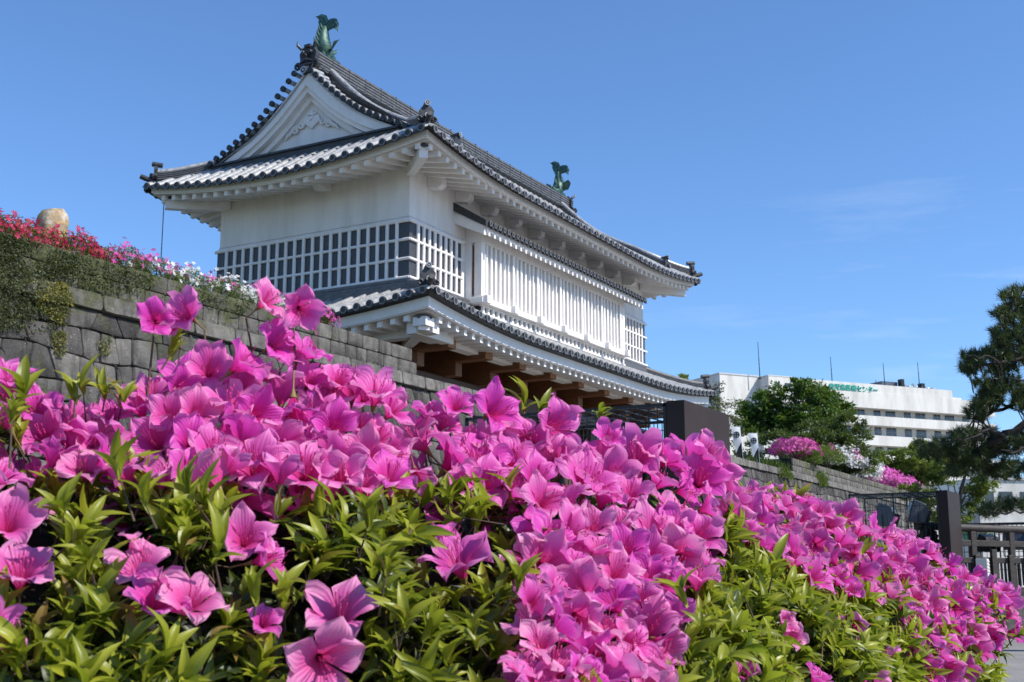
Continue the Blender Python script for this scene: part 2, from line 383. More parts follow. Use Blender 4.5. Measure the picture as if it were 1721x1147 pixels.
# ------------------------------------------------------------------ mesh builders
class MB:
    def __init__(s):
        s.v = []; s.f = []; s.t = []
    def add(s, vs, fs, tint=None):
        o = len(s.v)
        s.v += [tuple(map(float, p)) for p in vs]
        s.f += [tuple(i + o for i in f) for f in fs]
        s.t += [tint if tint is not None else 0.5] * len(vs)
        return s
    def box(s, x0, x1, y0, y1, z0, z1, tint=None):
        vs = [(x, y, z) for z in (z0, z1) for y in (y0, y1) for x in (x0, x1)]
        return s.add(vs, [(0, 2, 3, 1), (4, 5, 7, 6), (0, 1, 5, 4), (2, 6, 7, 3), (0, 4, 6, 2), (1, 3, 7, 5)], tint)
    def obox(s, c, a, b, d, tint=None):          # centre and three half-axes
        c, a, b, d = (np.asarray(k, float) for k in (c, a, b, d))
        vs = [c + i * a + j * b + k * d for k in (-1, 1) for j in (-1, 1) for i in (-1, 1)]
        return s.add(vs, [(0, 2, 3, 1), (4, 5, 7, 6), (0, 1, 5, 4), (2, 6, 7, 3), (0, 4, 6, 2), (1, 3, 7, 5)], tint)
    def beam(s, p0, p1, w, h):
        p0 = np.asarray(p0, float); p1 = np.asarray(p1, float)
        d = p1 - p0; L = np.linalg.norm(d); d = d / L
        up = np.array([0, 0, 1.0])
        if abs(d[2]) > 0.98: up = np.array([0, 1.0, 0])
        lat = np.cross(d, up); lat /= np.linalg.norm(lat)
        up = np.cross(lat, d)
        return s.obox((p0 + p1) / 2, d * L / 2, lat * w / 2, up * h / 2)
    def tube(s, path, rad, n=8, cap=True, squash=None):
        path = [np.asarray(p, float) for p in path]
        if not hasattr(rad, '__len__'): rad = [rad] * len(path)
        rings = []
        ref = None
        for i, p in enumerate(path):
            a = path[max(i - 1, 0)]; b = path[min(i + 1, len(path) - 1)]
            d = b - a; d = d / (np.linalg.norm(d) + 1e-12)
            if ref is None:
                ref = np.array([0, 0, 1.0]) if abs(d[2]) < 0.9 else np.array([1.0, 0, 0])
            x = np.cross(ref, d); x /= (np.linalg.norm(x) + 1e-12)
            y = np.cross(d, x); ref = y
            k = squash[i] if squash else 1.0
            rings.append([p + rad[i] * (math.cos(2 * PI * j / n) * x * k + math.sin(2 * PI * j / n) * y) for j in range(n)])
        vs = [q for r in rings for q in r]
        fs = []
        for i in range(len(path) - 1):
            for j in range(n):
                fs.append((i * n + j, i * n + (j + 1) % n, (i + 1) * n + (j + 1) % n, (i + 1) * n + j))
        if cap:
            fs.append(tuple(range(n))[::-1]); fs.append(tuple((len(path) - 1) * n + j for j in range(n)))
        return s.add(vs, fs)
    def prism(s, poly, vec, tint=None):
        poly = [np.asarray(p, float) for p in poly]; vec = np.asarray(vec, float); n = len(poly)
        vs = poly + [p + vec for p in poly]
        fs = [tuple(range(n))[::-1], tuple(range(n, 2 * n))] + [(i, (i + 1) % n, n + (i + 1) % n, n + i) for i in range(n)]
        return s.add(vs, fs, tint)
    def sweep(s, path, sec, cap=True):            # sec: closed list of (lateral, dz)
        path = [np.asarray(p, float) for p in path]; n = len(sec)
        vs = []
        for i, p in enumerate(path):
            a = path[max(i - 1, 0)]; b = path[min(i + 1, len(path) - 1)]
            d = b - a; lat = np.array([d[1], -d[0], 0.0]); lat /= (np.linalg.norm(lat) + 1e-12)
            vs += [p + lat * q[0] + np.array([0, 0, q[1]]) for q in sec]
        fs = []
        for i in range(len(path) - 1):
            for j in range(n):
                fs.append((i * n + j, i * n + (j + 1) % n, (i + 1) * n + (j + 1) % n, (i + 1) * n + j))
        if cap:
            fs.append(tuple(range(n))[::-1]); fs.append(tuple((len(path) - 1) * n + j for j in range(n)))
        return s.add(vs, fs)
    def grid(s, rows):
        m = len(rows[0]); vs = [p for r in rows for p in r]; fs = []
        for i in range(len(rows) - 1):
            for j in range(m - 1):
                fs.append((i * m + j, i * m + j + 1, (i + 1) * m + j + 1, (i + 1) * m + j))
        return s.add(vs, fs)
    def build(s, name, m, parent=None, smooth=False, bevel=0.0, auto=None):
        me = bpy.data.meshes.new(name)
        me.from_pydata(s.v, [], s.f)
        a = me.attributes.new('tint', 'FLOAT', 'POINT')
        a.data.foreach_set('value', s.t)
        me.materials.append(m if not isinstance(m, str) else M[m])
        me.update()
        o = bpy.data.objects.new(name, me)
        COL.objects.link(o)
        if smooth:
            me.shade_smooth()
        if auto is not None:
            me.shade_smooth()
            try:
                me.set_sharp_from_angle(angle=math.radians(auto))
            except Exception:
                pass
        if bevel:
            md = o.modifiers.new('bevel', 'BEVEL'); md.width = bevel; md.segments = 2; md.limit_method = 'ANGLE'
        adopt(o, parent)
        return o

def adopt(o, parent):
    if parent is not None:
        o.parent = parent
        if parent.type == 'EMPTY':            # parts keep their world coordinates under the thing's Empty
            o.matrix_parent_inverse = Matrix.Translation(parent.location).inverted()

def tag(o, label, cat, group=None, kind=None):
    o['label'] = label; o['category'] = cat
    if group: o['group'] = group
    if kind: o['kind'] = kind
    return o
def thing(name, label, cat, loc, group=None):
    e = bpy.data.objects.new(name, None)
    e.empty_display_size = 0.3
    COL.objects.link(e)
    e.location = tuple(float(k) for k in loc)
    return tag(e, label, cat, group)
def structure(o):
    o['kind'] = 'structure'
    return o

def np_mesh(name, V, faces, m, parent=None, tint=None, uv=None, up=None, smooth=False):
    """V (n,3); faces (k,c) all of c corners."""
    me = bpy.data.meshes.new(name)
    V = np.ascontiguousarray(V, dtype=np.float32); faces = np.ascontiguousarray(faces, dtype=np.int32)
    k, c = faces.shape
    me.vertices.add(len(V)); me.vertices.foreach_set('co', V.ravel())
    me.loops.add(k * c); me.loops.foreach_set('vertex_index', faces.ravel())
    me.polygons.add(k)
    me.polygons.foreach_set('loop_start', np.arange(0, k * c, c, dtype=np.int32))
    me.polygons.foreach_set('loop_total', np.full(k, c, dtype=np.int32))
    if smooth:
        me.polygons.foreach_set('use_smooth', np.ones(k, dtype=bool))
    me.update(calc_edges=True)
    if tint is not None:
        a = me.attributes.new('tint', 'FLOAT', 'POINT'); a.data.foreach_set('value', np.ascontiguousarray(tint, dtype=np.float32))
    if up is not None:
        a = me.attributes.new('up', 'FLOAT', 'POINT'); a.data.foreach_set('value', np.ascontiguousarray(up, dtype=np.float32))
    if uv is not None:
        l = me.uv_layers.new(name='UVMap')
        l.data.foreach_set('uv', np.ascontiguousarray(uv[faces.ravel()], dtype=np.float32).ravel())
    me.materials.append(M[m] if isinstance(m, str) else m)
    o = bpy.data.objects.new(name, me)
    COL.objects.link(o)
    adopt(o, parent)
    return o

def unit(a):
    return a / (np.linalg.norm(a, axis=-1, keepdims=True) + 1e-12)
def frames(axis, roll_ref=None):
    """N local frames whose y column is axis; returns (N,3,3) with columns x,y,z."""
    y = unit(axis)
    ref = roll_ref if roll_ref is not None else rng.normal(size=y.shape)
    x = unit(np.cross(y, ref))
    z = np.cross(x, y)
    return np.stack([x, y, z], axis=-1)
def scatter(tv, tf, R, t, s):
    """Copies of a template mesh, baked into arrays."""
    N = len(t); n = len(tv)
    s = np.asarray(s).reshape(N, 1, 1)
    V = np.einsum('nij,kj->nki', R, tv) * s + t[:, None, :]
    F = tf[None, :, :] + (np.arange(N) * n)[:, None, None]
    return V.reshape(-1, 3), F.reshape(-1, tf.shape[1])

LEAF_V = np.array([(0, 0, 0), (-0.26, 0.5, 0.08), (0, 1, 0.0), (0.26, 0.5, 0.08), (0, 0.5, 0.0)], float)
LEAF_F = np.array([(0, 4, 1), (4, 2, 1), (0, 3, 4), (4, 3, 2)])
def leaf_cloud(name, pos, axis, size, tint, m, parent, width=1.0):
    tv = LEAF_V * np.array([width, 1, 1])
    R = frames(axis)
    V, F = scatter(tv, LEAF_F, R, pos, size)
    return np_mesh(name, V, F, m, parent, tint=np.repeat(tint, len(tv)))
# small five-petalled bloom used where blossoms are a few pixels wide
_bv = [(0, 0, 0)]; _bf = []
for k in range(5):
    a = 2 * PI * k / 5
    for (r, da, z) in ((0.55, -0.5, 0.25), (1.0, 0.0, 0.30), (0.55, 0.5, 0.25)):
        _bv.append((r * math.cos(a + da), z, r * math.sin(a + da)))
    _bf.append((0, 1 + 3 * k, 2 + 3 * k, 3 + 3 * k))
BLOOM_V = np.array(_bv); BLOOM_F = np.array(_bf)
def bloom_cloud(name, pos, axis, size, tint, m, parent):
    V, F = scatter(BLOOM_V, BLOOM_F, frames(axis), pos, size)
    o = np_mesh(name, V, F, m, parent, tint=np.repeat(tint, len(BLOOM_V)))
    o['kind'] = 'stuff'
    return o

#PART2
# ------------------------------------------------------------------ ground, paths and terraces (large structure)
g = MB(); g.add([(-3000, -3000, 0), (3000, -3000, 0), (3000, 3000, 0), (-3000, 3000, 0)], [(0, 1, 2, 3)])
structure(g.build('ground', 'path'))

# ------------------------------------------------------------------ the gate
ZC = 12.08                # height of the top of the lattice band
GL, GD = 17.97, 7.72      # upper storey, long and short sides
YM = GD / 2
gate = thing('castle_gate', 'white plastered castle gate tower with grey tiled roofs and brown beams above the stone wall', 'castle gate', (GL / 2, YM, 0))

class Ring:
    """A roof that runs round a rectangular core; a runs along an eave, s from the eave inwards."""
    def __init__(r, x0, x1, y0, y1, o, prof, fb, lh, ld, rise, fi):
        r.x0, r.x1, r.y0, r.y1, r.o, r.prof, r.fb, r.lh, r.ld, r.rise, r.fi = x0, x1, y0, y1, o, prof, fb, lh, ld, rise, fi
    def length(r, side):
        return (r.x1 - r.x0 if side in 'SN' else r.y1 - r.y0) + 2 * r.o
    def at(r, side, a, s):
        o = r.o
        if side == 'S': return (r.x0 - o + a, r.y0 - o + s)
        if side == 'N': return (r.x0 - o + a, r.y1 + o - s)
        if side == 'W': return (r.x0 - o + s, r.y0 - o + a)
        return (r.x1 + o - s, r.y0 - o + a)
    def lift(r, side, a, s):
        d = min(a, r.length(side) - a)
        return r.lh * max(0, 1 - max(d, 0) / r.ld) ** 2 * max(0.0, 1 - max(s, 0) / 3.2)
    def P(r, side, a, s, z):
        x, y = r.at(side, a, s)
        return np.array((x, y, z))
    def surf(r, side, a, s, dz=0.0):
        return r.P(side, a, s, r.prof(s) + r.lift(side, a, s) + dz)
    def soff(r, side, a, s, dz=0.0):
        return r.P(side, a, s, r.fb - 0.18 + r.rise * (s - r.fi - 0.12) + r.lift(side, a, s) + dz)

def tiled_slope(r, side, smax_fn, pitch, tiles, sheet, discs, rims, lips, a0=None, a1=None, n=9, each=None):
    L = r.length(side)
    cnt = int(round(L / pitch)); p = L / cnt
    aa = [(i + 0.5) * p for i in range(cnt)]
    inward = np.array(r.at(side, 1, 1)) - np.array(r.at(side, 1, 0))
    along = np.array(r.at(side, 2, 0)) - np.array(r.at(side, 1, 0))
    for a in aa:
        if (a0 is not None and a < a0) or (a1 is not None and a > a1):
            continue
        sm = smax_fn(a)
        if sm < 0.12: continue
        rows = []
        for k in range(n + 1):
            s = -0.07 + (sm + 0.07) * k / n
            c = r.surf(side, a, s)
            row = []
            for j in range(7):
                th = PI * j / 6
                row.append(c + np.array((along[0], along[1], 0)) * (0.112 * math.cos(th)) + np.array((0, 0, 0.13 * math.sin(th) - 0.02)))
            rows.append(row)
        tiles.grid(rows)
        c = r.surf(side, a, -0.09, 0.005)
        iv = np.array((inward[0], inward[1], 0)); av = np.array((along[0], along[1], 0))
        ring = [c + av * 0.122 * math.cos(2 * PI * j / 10) + np.array((0, 0, 0.122 * math.sin(2 * PI * j / 10))) for j in range(10)]
        one = MB(); one.prism(ring, iv * 0.07); k_ = len(one.f)
        if each is None: discs.prism(ring, iv * 0.07)
        ring2 = [c - iv * 0.006 + av * 0.119 * math.cos(2 * PI * j / 10) + np.array((0, 0, 0.119 * math.sin(2 * PI * j / 10))) for j in range(10)]
        ring3 = [c - iv * 0.006 + av * 0.088 * math.cos(2 * PI * j / 10) + np.array((0, 0, 0.088 * math.sin(2 * PI * j / 10))) for j in range(10)]
        vs = ring2 + ring3
        rf = [(j, (j + 1) % 10, 10 + (j + 1) % 10, 10 + j) for j in range(10)]
        if each is None: rims.add(vs, rf)
        else: one.add(vs, rf); each.append((one, k_))
    # pans between the round rows, as strips, with a hanging lip at the eave
    edges = [i * p for i in range(cnt + 1)]
    for i in range(cnt):
        b0, b1 = edges[i], edges[i + 1]
        if (a0 is not None and b0 < a0 - p * 0.6) or (a1 is not None and b1 > a1 + p * 0.6): continue
        lo, hi = smax_fn(b0), smax_fn(b1)
        rows = []
        for (b, sm) in ((b0, lo), (b1, hi)):
            rows.append([r.surf(side, b, -0.05 + (max(sm, 0.0) + 0.05) * k / n, -0.03) for k in range(n + 1)])
        sheet.grid(rows)
        m = (b0 + b1) / 2
        for bq in (b0, ):
            if lo < 0.1: continue
            pts = []
            for j in range(7):
                q = (j / 6 - 0.5) * (p - 0.19)
                pts.append(r.surf(side, bq + q, -0.075, -0.055 - 0.045 * (1 - (q / (p * 0.42)) ** 2)))
            for j in range(6, -1, -1):
                q = (j / 6 - 0.5) * (p - 0.19)
                pts.append(r.surf(side, bq + q, -0.075, 0.015 - 0.045 * (1 - (q / (p * 0.42)) ** 2)))
            lips.prism(pts, (inward[0] * 0.05, inward[1] * 0.05, 0))

def fascia(r, side, mb, secs, n=40):
    L = r.length(side)
    for (sa, sb, za, zb) in secs:
        rows = []
        for j in range(n + 1):
            def q(s, z):
                a = s + (L - 2 * s) * j / n
                return r.P(side, a, s, r.fb + z + r.lift(side, a, 0))
            rows.append([q(sa, za), q(sa, zb), q(sb, zb), q(sb, za), q(sa, za)])
        mb.grid(rows)

def soffit(r, side, mb, smax, n=40, m=5):
    L = r.length(side)
    rows = []
    for j in range(n + 1):
        row = []
        for k in range(m + 1):
            s = r.fi + 0.06 + (smax - r.fi - 0.06) * k / m
            a = s + (L - 2 * s) * j / n
            row.append(r.soff(side, a, s, 0.17))
        rows.append(row)
    mb.grid(rows)

def eave_shade_board(r, side, mb, ft, n=40):  # dark strip below the tile edge, eave shadow put into its colour
    L = r.length(side); rows = []
    for j in range(n + 1):
        def q(s, z):
            a = s + (L - 2 * s) * j / n
            return r.P(side, a, s, z + r.lift(side, a, 0))
        rows.append([q(0.0, r.prof(0) - 0.035), q(r.fi - 0.02, r.fb + ft + 0.02), q(r.fi + 0.10, r.fb + ft)])
    mb.grid(rows)

def rafters(r, side, pitch, smax, w, h, skip=0.5):
    L = r.length(side); cnt = int(round((L - 2 * skip) / pitch)); p = (L - 2 * skip) / cnt
    av = np.array(r.at(side, 2, 0)) - np.array(r.at(side, 1, 0)); av = np.array((av[0], av[1], 0))
    out = []
    for i in range(cnt + 1):
        a = skip + i * p
        d = min(a, L - a)
        se = min(smax, d - 0.12)
        if se < r.fi + 0.3: continue
        mb = MB(); n = 5; rows = []
        for k in range(n + 1):
            s = r.fi + 0.13 + (se - r.fi - 0.13) * k / n
            c = r.soff(side, a, s)
            rows.append([c - av * w / 2, c + av * w / 2, c + av * w / 2 + np.array((0, 0, h)), c - av * w / 2 + np.array((0, 0, h)), c - av * w / 2])
        mb.grid(rows)
        q = rows[0]; mb.add(q[:4], [(0, 1, 2, 3)]); q = rows[-1]; mb.add(q[:4], [(3, 2, 1, 0)])
        out.append(mb)
    return out

def lerp_tab(tab):
    xs = [t[0] for t in tab]; ys = [t[1] for t in tab]
    return lambda s: float(np.interp(s, xs, ys)) if s >= xs[0] else ys[0] + (s - xs[0]) * (ys[1] - ys[0]) / (xs[1] - xs[0])

# ---- walls of the upper storey
mb = MB(); mb.box(0, GL, 0, GD, ZC - 2.6, ZC + 1.98)
wall = mb.build('wall', 'plaster', gate)
mb = MB()
for (za, zb, t) in ((0.015, 0.075, 0.07), (0.10, 0.125, 0.035)):
    mb.box(-t, GL + t, -t, 0, ZC + za, ZC + zb); mb.box(-t, 0, 0, GD, ZC + za, ZC + zb); mb.box(GL, GL + t, 0, GD, ZC + za, ZC + zb)
mb.build('string_course', 'plaster', wall, bevel=0.01)

# ---- white lattice over dark panels, wrapped round the corners
def lattice(name, p0, dirv, outv, length, first, pitch, corner0, corner1):
    """p0: top corner; bars stand along dirv, proud along outv."""
    p0 = np.asarray(p0, float); dv = np.asarray(dirv, float); ov = np.asarray(outv, float)
    zz = np.array((0, 0, 1.0))
    e = MB()
    a0 = -0.045 if corner0 else 0.0
    a1 = length + (0.045 if corner1 else 0)
    c = p0 + dv * (a0 + a1) / 2 + ov * 0.022 + zz * (-0.93)
    e.obox(c, dv * (a1 - a0) / 2, ov * 0.022, zz * 0.93)
    pan = e.build(name, 'lattice_dark', gate)
    b = MB()
    def bar(pa, pb, rad):
        n = 8; pa = np.asarray(pa); pb = np.asarray(pb)
        b.tube([pa, pb], rad, 10)
    x = first
    while x < length - (first * 0.6 if corner1 else 0.1):
        q = p0 + dv * x + ov * 0.07
        bar(q + zz * 0.0, q - zz * 1.84, 0.06)
        x += pitch
    for z in (-0.04, -0.635, -1.245, -1.845):
        q0 = p0 + dv * (-0.10 if corner0 else 0.0) + ov * 0.085 + zz * z
        q1 = p0 + dv * (length + (0.10 if corner1 else 0)) + ov * 0.085 + zz * z
        bar(q0, q1, 0.055 if z < -1.5 or z > -0.1 else 0.048)
    b.build('lattice_bars', 'white_wood', pan, auto=40)
    return pan
lattice('lattice_panel', (0, 0, ZC), (1, 0, 0), (0, -1, 0), 2.95, 0.38, 0.318, True, False)
lattice('lattice_panel', (GL, 0, ZC), (-1, 0, 0), (0, -1, 0), 2.95, 0.38, 0.318, True, False)
lattice('lattice_panel', (0, 0, ZC), (0, 1, 0), (-1, 0, 0), GD, 0.40, 0.3645, True, True)

# ---- projecting barred window under its own little roof
BX0, BX1, BY = 3.30, GL - 3.30, -0.60
mb = MB()
mb.box(BX0 + 0.12, BX1 - 0.12, BY + 0.16, 0.0, ZC - 1.84, ZC + 0.10)
bay = mb.build('bay_window', 'plaster', gate)
mb = MB(); mb.box(BX0, BX1, BY, 0.0, ZC + 0.02, ZC + 0.72)
for x in (BX0, BX1 - 0.26): mb.box(x, x + 0.26, BY - 0.02, BY + 0.2, ZC - 1.84, ZC + 0.018)
for x in (BX0, BX1 - 0.05): mb.box(x, x + 0.05, BY + 0.2, -0.34, ZC - 1.84, ZC + 0.018); mb.box(x, x + 0.05, -0.24, 0.0, ZC - 1.84, ZC + 0.018)
mb.build('frame', 'white_wood', bay, bevel=0.012)
mb = MB(); mb.box(BX0 + 0.06, BX0 + 0.11, -0.345, -0.235, ZC - 1.70, ZC - 0.06); mb.box(BX1 - 0.11, BX1 - 0.06, -0.345, -0.235, ZC - 1.70, ZC - 0.06)
mb.build('side_slit', 'timber', bay)
mb = MB()
nb = 37; span = BX1 - BX0 - 0.52
for i in range(nb):
    x = BX0 + 0.26 + span * (i + 0.5) / nb
    big = (i % 6 == 0 and i > 0)
    w = 0.085 if big else 0.064
    mb.box(x - w, x + w, BY - (0.03 if big else 0.0), BY + 0.13, ZC - 1.84, ZC + 0.018)
mb.build('window_bars', 'white_wood', bay, bevel=0.008)
mb = MB(); mb.box(BX0 - 0.06, BX1 + 0.06, BY - 0.10, 0.0, ZC - 2.03, ZC - 1.845)
mb.build('sill', 'white_wood', bay, bevel=0.012)
for i in range(7):
    x = BX0 + 0.12 + (BX1 - BX0 - 0.24) * i / 6
    mb = MB(); mb.box(x - 0.13, x + 0.13, BY - 0.26, 0.0, ZC - 2.06, ZC - 1.80)
    mb.build('bracket_block', 'white_wood', bay, bevel=0.012)
# little row of openings under the sill
mb = MB(); mb.box(BX0 + 0.3, BX1 + 0.1, BY + 0.18, BY + 0.30, ZC - 2.36, ZC - 2.03)
low = mb.build('vent_panel', 'lattice_dark', bay)
mb = MB(); x = BX0 + 0.3
while x < BX1 + 0.1:
    mb.box(x, x + 0.14, BY + 0.10, BY + 0.179, ZC - 2.30, ZC - 2.09); x += 0.325
mb.box(BX0 + 0.2, BX1 + 0.15, BY + 0.06, BY + 0.178, ZC - 2.38, ZC - 2.301)
mb.box(BX0 + 0.2, BX1 + 0.15, BY + 0.06, BY + 0.178, ZC - 2.089, ZC - 2.04)
mb.build('vent_frame', 'white_wood', low, bevel=0.008)

# hood over the window
HX0, HX1, HY = 2.62, GL - 2.62, -1.22
def hood_z(y): return ZC + 0.42 + (0.0 - (y - HY)) * 0 + (y - HY) / (0 - HY) * 0.72
mb = MB()
mb.add([(HX0, HY, hood_z(HY) - 0.06), (HX1, HY, hood_z(HY) - 0.06), (HX1, 0, hood_z(0) - 0.06), (HX0, 0, hood_z(0) - 0.06),
        (HX0, HY, hood_z(HY) - 0.13), (HX1, HY, hood_z(HY) - 0.13), (HX1, 0, hood_z(0) - 0.13), (HX0, 0, hood_z(0) - 0.13)],
       [(0, 1, 2, 3), (7, 6, 5, 4), (0, 4, 5, 1), (1, 5, 6, 2), (2, 6, 7, 3), (3, 7, 4, 0)])
hood = mb.build('hood_roof', 'tile_dark', gate)
ht, hd, hr = MB(), MB(), MB()
npitch = int((HX1 - HX0) / 0.29); p = (HX1 - HX0) / npitch
for i in range(npitch):
    x = HX0 + (i + 0.5) * p
    rows = []
    for k in range(4):
        y = HY - 0.05 + (0 - HY + 0.05) * k / 3
        rows.append([(x + 0.08 * math.cos(PI * j / 6), y, hood_z(y) - 0.06 + 0.09 * math.sin(PI * j / 6)) for j in range(7)])
    ht.grid(rows)
    c = np.array((x, HY - 0.07, hood_z(HY) - 0.03))
    ring = [c + np.array((0.092 * math.cos(2 * PI * j / 10), 0, 0.092 * math.sin(2 * PI * j / 10))) for j in range(10)]
    hd.prism(ring, (0, 0.06, 0))
    ra = [c + np.array((0.09 * math.cos(2 * PI * j / 10), -0.006, 0.09 * math.sin(2 * PI * j / 10))) for j in range(10)]
    rb = [c + np.array((0.066 * math.cos(2 * PI * j / 10), -0.006, 0.066 * math.sin(2 * PI * j / 10))) for j in range(10)]
    hr.add(ra + rb, [(j, (j + 1) % 10, 10 + (j + 1) % 10, 10 + j) for j in range(10)])
    hd.box(x + p / 2 - 0.06, x + p / 2 + 0.06, HY - 0.06, HY, hood_z(HY) - 0.17, hood_z(HY) - 0.065)
ht.build('round_tiles', 'tile', hood, smooth=True); hd.build('eave_discs', 'disc', hood); hr.build('disc_rims', 'tile_rim', hood)
mb = MB()      # dark edge tiles and white boards on both short ends
for (xa, xb) in ((HX0 - 0.10, HX0 + 0.03), (HX1 - 0.03, HX1 + 0.10)):
    mb = MB(); mb.prism([(xa, HY - 0.02, hood_z(HY) - 0.16), (xa, 0, hood_z(0) - 0.19), (xa, 0, hood_z(0) + 0.11), (xa, HY - 0.02, hood_z(HY) + 0.05)], (xb - xa, 0, 0))
    mb.build('edge_tile', 'tile_dark', hood)
mb = MB()
for (xa, xb) in ((HX0 - 0.02, HX0 + 0.12), (HX1 - 0.12, HX1 + 0.02)):
    mb.prism([(xa, HY + 0.10, hood_z(HY) - 0.40), (xa, -0.62, hood_z(-0.62) - 0.52), (xa, 0, hood_z(0) - 0.60), (xa, 0, hood_z(0) - 0.195), (xa, HY + 0.10, hood_z(HY + 0.1) - 0.17)], (xb - xa, 0, 0))
mb.box(HX0 + 0.121, HX1 - 0.121, HY + 0.08, HY + 0.2, hood_z(HY) - 0.25, hood_z(HY) - 0.135)
mb.add([(HX0, HY + 0.1, hood_z(HY + .1) - 0.15), (HX1, HY + 0.1, hood_z(HY + .1) - 0.15), (HX1, 0, hood_z(0) - 0.25), (HX0, 0, hood_z(0) - 0.25)], [(3, 2, 1, 0)])
n = int((HX1 - HX0) / 0.36)
for i in range(n + 1):
    x = HX0 + 0.2 + (HX1 - HX0 - 0.4) * i / n
    mb.prism([(x - 0.05, HY + 0.02, hood_z(HY) - 0.42), (x - 0.05, -0.02, hood_z(0) - 0.36), (x - 0.05, -0.02, hood_z(0) - 0.24), (x - 0.05, HY + 0.02, hood_z(HY) - 0.30)], (0.10, 0, 0))
mb.build('hood_rafters', 'white_wood', hood)

# ---- upper hip-and-gable roof
UP_PROF_TAB = [(0, 1.55), (0.85, 2.13), (1.7, 2.70), (2.11, 2.92), (2.76, 3.22), (3.46, 3.58), (4.0, 3.93), (4.76, 4.56), (5.3, 5.12), (5.86, 5.68)]
_xs = np.linspace(0, 5.86, 40)
_ys = np.interp(_xs, [t[0] for t in UP_PROF_TAB], [t[1] for t in UP_PROF_TAB])
for _ in range(14): _ys[1:-1] = (_ys[:-2] + 2 * _ys[1:-1] + _ys[2:]) / 4
up_prof = lambda s: ZC + (float(np.interp(s, _xs, _ys)) if s >= 0 else _ys[0] + s * 0.6)
OU = 2.0
RU = Ring(0, GL - 0.30, 0, GD - 0.35, OU, up_prof, ZC + 1.33, 0.50, 6.0, 0.27, 0.19)
VX = -0.42              # where the verge of the gable stands
tiles, sheet, discs, rims, lips = MB(), MB(), MB(), MB(), MB()
LS = RU.length('S')
def smS(a):
    x = -OU + a
    if VX <= x <= GL - VX: return OU + YM - 0.02
    return max(0.0, min(a, LS - a))
def smW(a):
    L = RU.length('W'); return max(0.0, min(a, L - a, OU + 0.02))
def eave_disc(one, k_, par):
    o = one.build('eave_disc', 'disc', par); o.data.materials.append(M['tile_rim'])
    for i in range(k_, len(o.data.polygons)): o.data.polygons[i].material_index = 1
ea = []
for sd in 'SN': tiled_slope(RU, sd, smS, 0.455, tiles, sheet, discs, rims, lips, n=14, each=ea if sd == 'S' else None)
for sd in 'WE': tiled_slope(RU, sd, smW, 0.455, tiles, sheet, discs, rims, lips, n=6, each=ea if sd == 'W' else None)
uroof = sheet.build('upper_roof', 'tile_dark', gate, smooth=True)
tiles.build('round_tiles', 'tile', uroof, smooth=True)
for q in ea: eave_disc(q[0], q[1], uroof)
o = discs.build('rear_eave_discs', 'disc', uroof); o['kind'] = 'stuff'; o = rims.build('rear_disc_rims', 'tile_rim', uroof); o['kind'] = 'stuff'; o = lips.build('eave_lips', 'tile_dark', uroof); o['kind'] = 'stuff'
mb = MB()
for sd in 'SNWE': fascia(RU, sd, mb, [(0.19, 0.29, 0.0, 0.19), (0.23, 0.33, -0.03, -0.001)])
mb.build('fascia', 'white_wood', uroof, auto=30)
mb = MB()
for sd in 'SNWE': soffit(RU, sd, mb, OU)
mb.build('soffit', 'plaster', uroof, smooth=False)
mb = MB()
for sd in 'SNWE': eave_shade_board(RU, sd, mb, 0.19)
mb.build('eave_shade_board', 'cap_metal_shade', uroof)
for sd in 'SW':
    for q in rafters(RU, sd, 0.455, OU, 0.155, 0.178, 0.62): q.build('rafter', 'white_wood', uroof)
mb = MB()
for sd in 'NE':
    for q in rafters(RU, sd, 0.455, OU, 0.155, 0.178, 0.62):
        mb.add(q.v, q.f)
mb.build('rear_rafters', 'white_wood', uroof)
# hip rafters with dark caps
def hip_rafter(r, cx, cy, sx, sy, par, tip=0.52, w=0.26, h=0.34):
    e = MB(); k = 1 / math.sqrt(2)
    zb = lambda s: r.fb - 0.30 + r.rise * (s - r.fi) + r.lh * max(0, 1 - s / r.ld) ** 2 * max(0, 1 - s / 3.2)
    path = []
    for i in range(7):
        s = tip + (r.o + 0.02 - tip) * i / 6
        path.append((cx + sx * (r.o - s), cy + sy * (r.o - s), zb(s) - h + 0.15))
    e.sweep(path, [(-w / 2, 0), (w / 2, 0), (w / 2, h), (-w / 2, h)])
    o = e.build('hip_rafter', 'white_wood', par)
    c = MB()
    p0 = np.array(path[0]) + np.array((sx, sy, 0)) * 0.02
    q = np.array(path[1]); d = (q - p0); d /= np.linalg.norm(d)
    c.sweep([p0 - d * 0.06 + (0, 0, h + 0.004), p0 + d * 0.38 + (0, 0, h + 0.004)], [(-w / 2 - 0.05, -0.02), (w / 2 + 0.05, -0.02), (w / 2 + 0.05, 0.03), (0, 0.075), (-w / 2 - 0.05, 0.03)])
    c.build('metal_cap', 'cap_metal_shade', o)
for (cx, cy, sx, sy) in ((0, 0, -1, -1), (RU.x1, 0, 1, -1), (0, RU.y1, -1, 1), (RU.x1, RU.y1, 1, 1)): hip_rafter(RU, cx, cy, sx, sy, uroof)
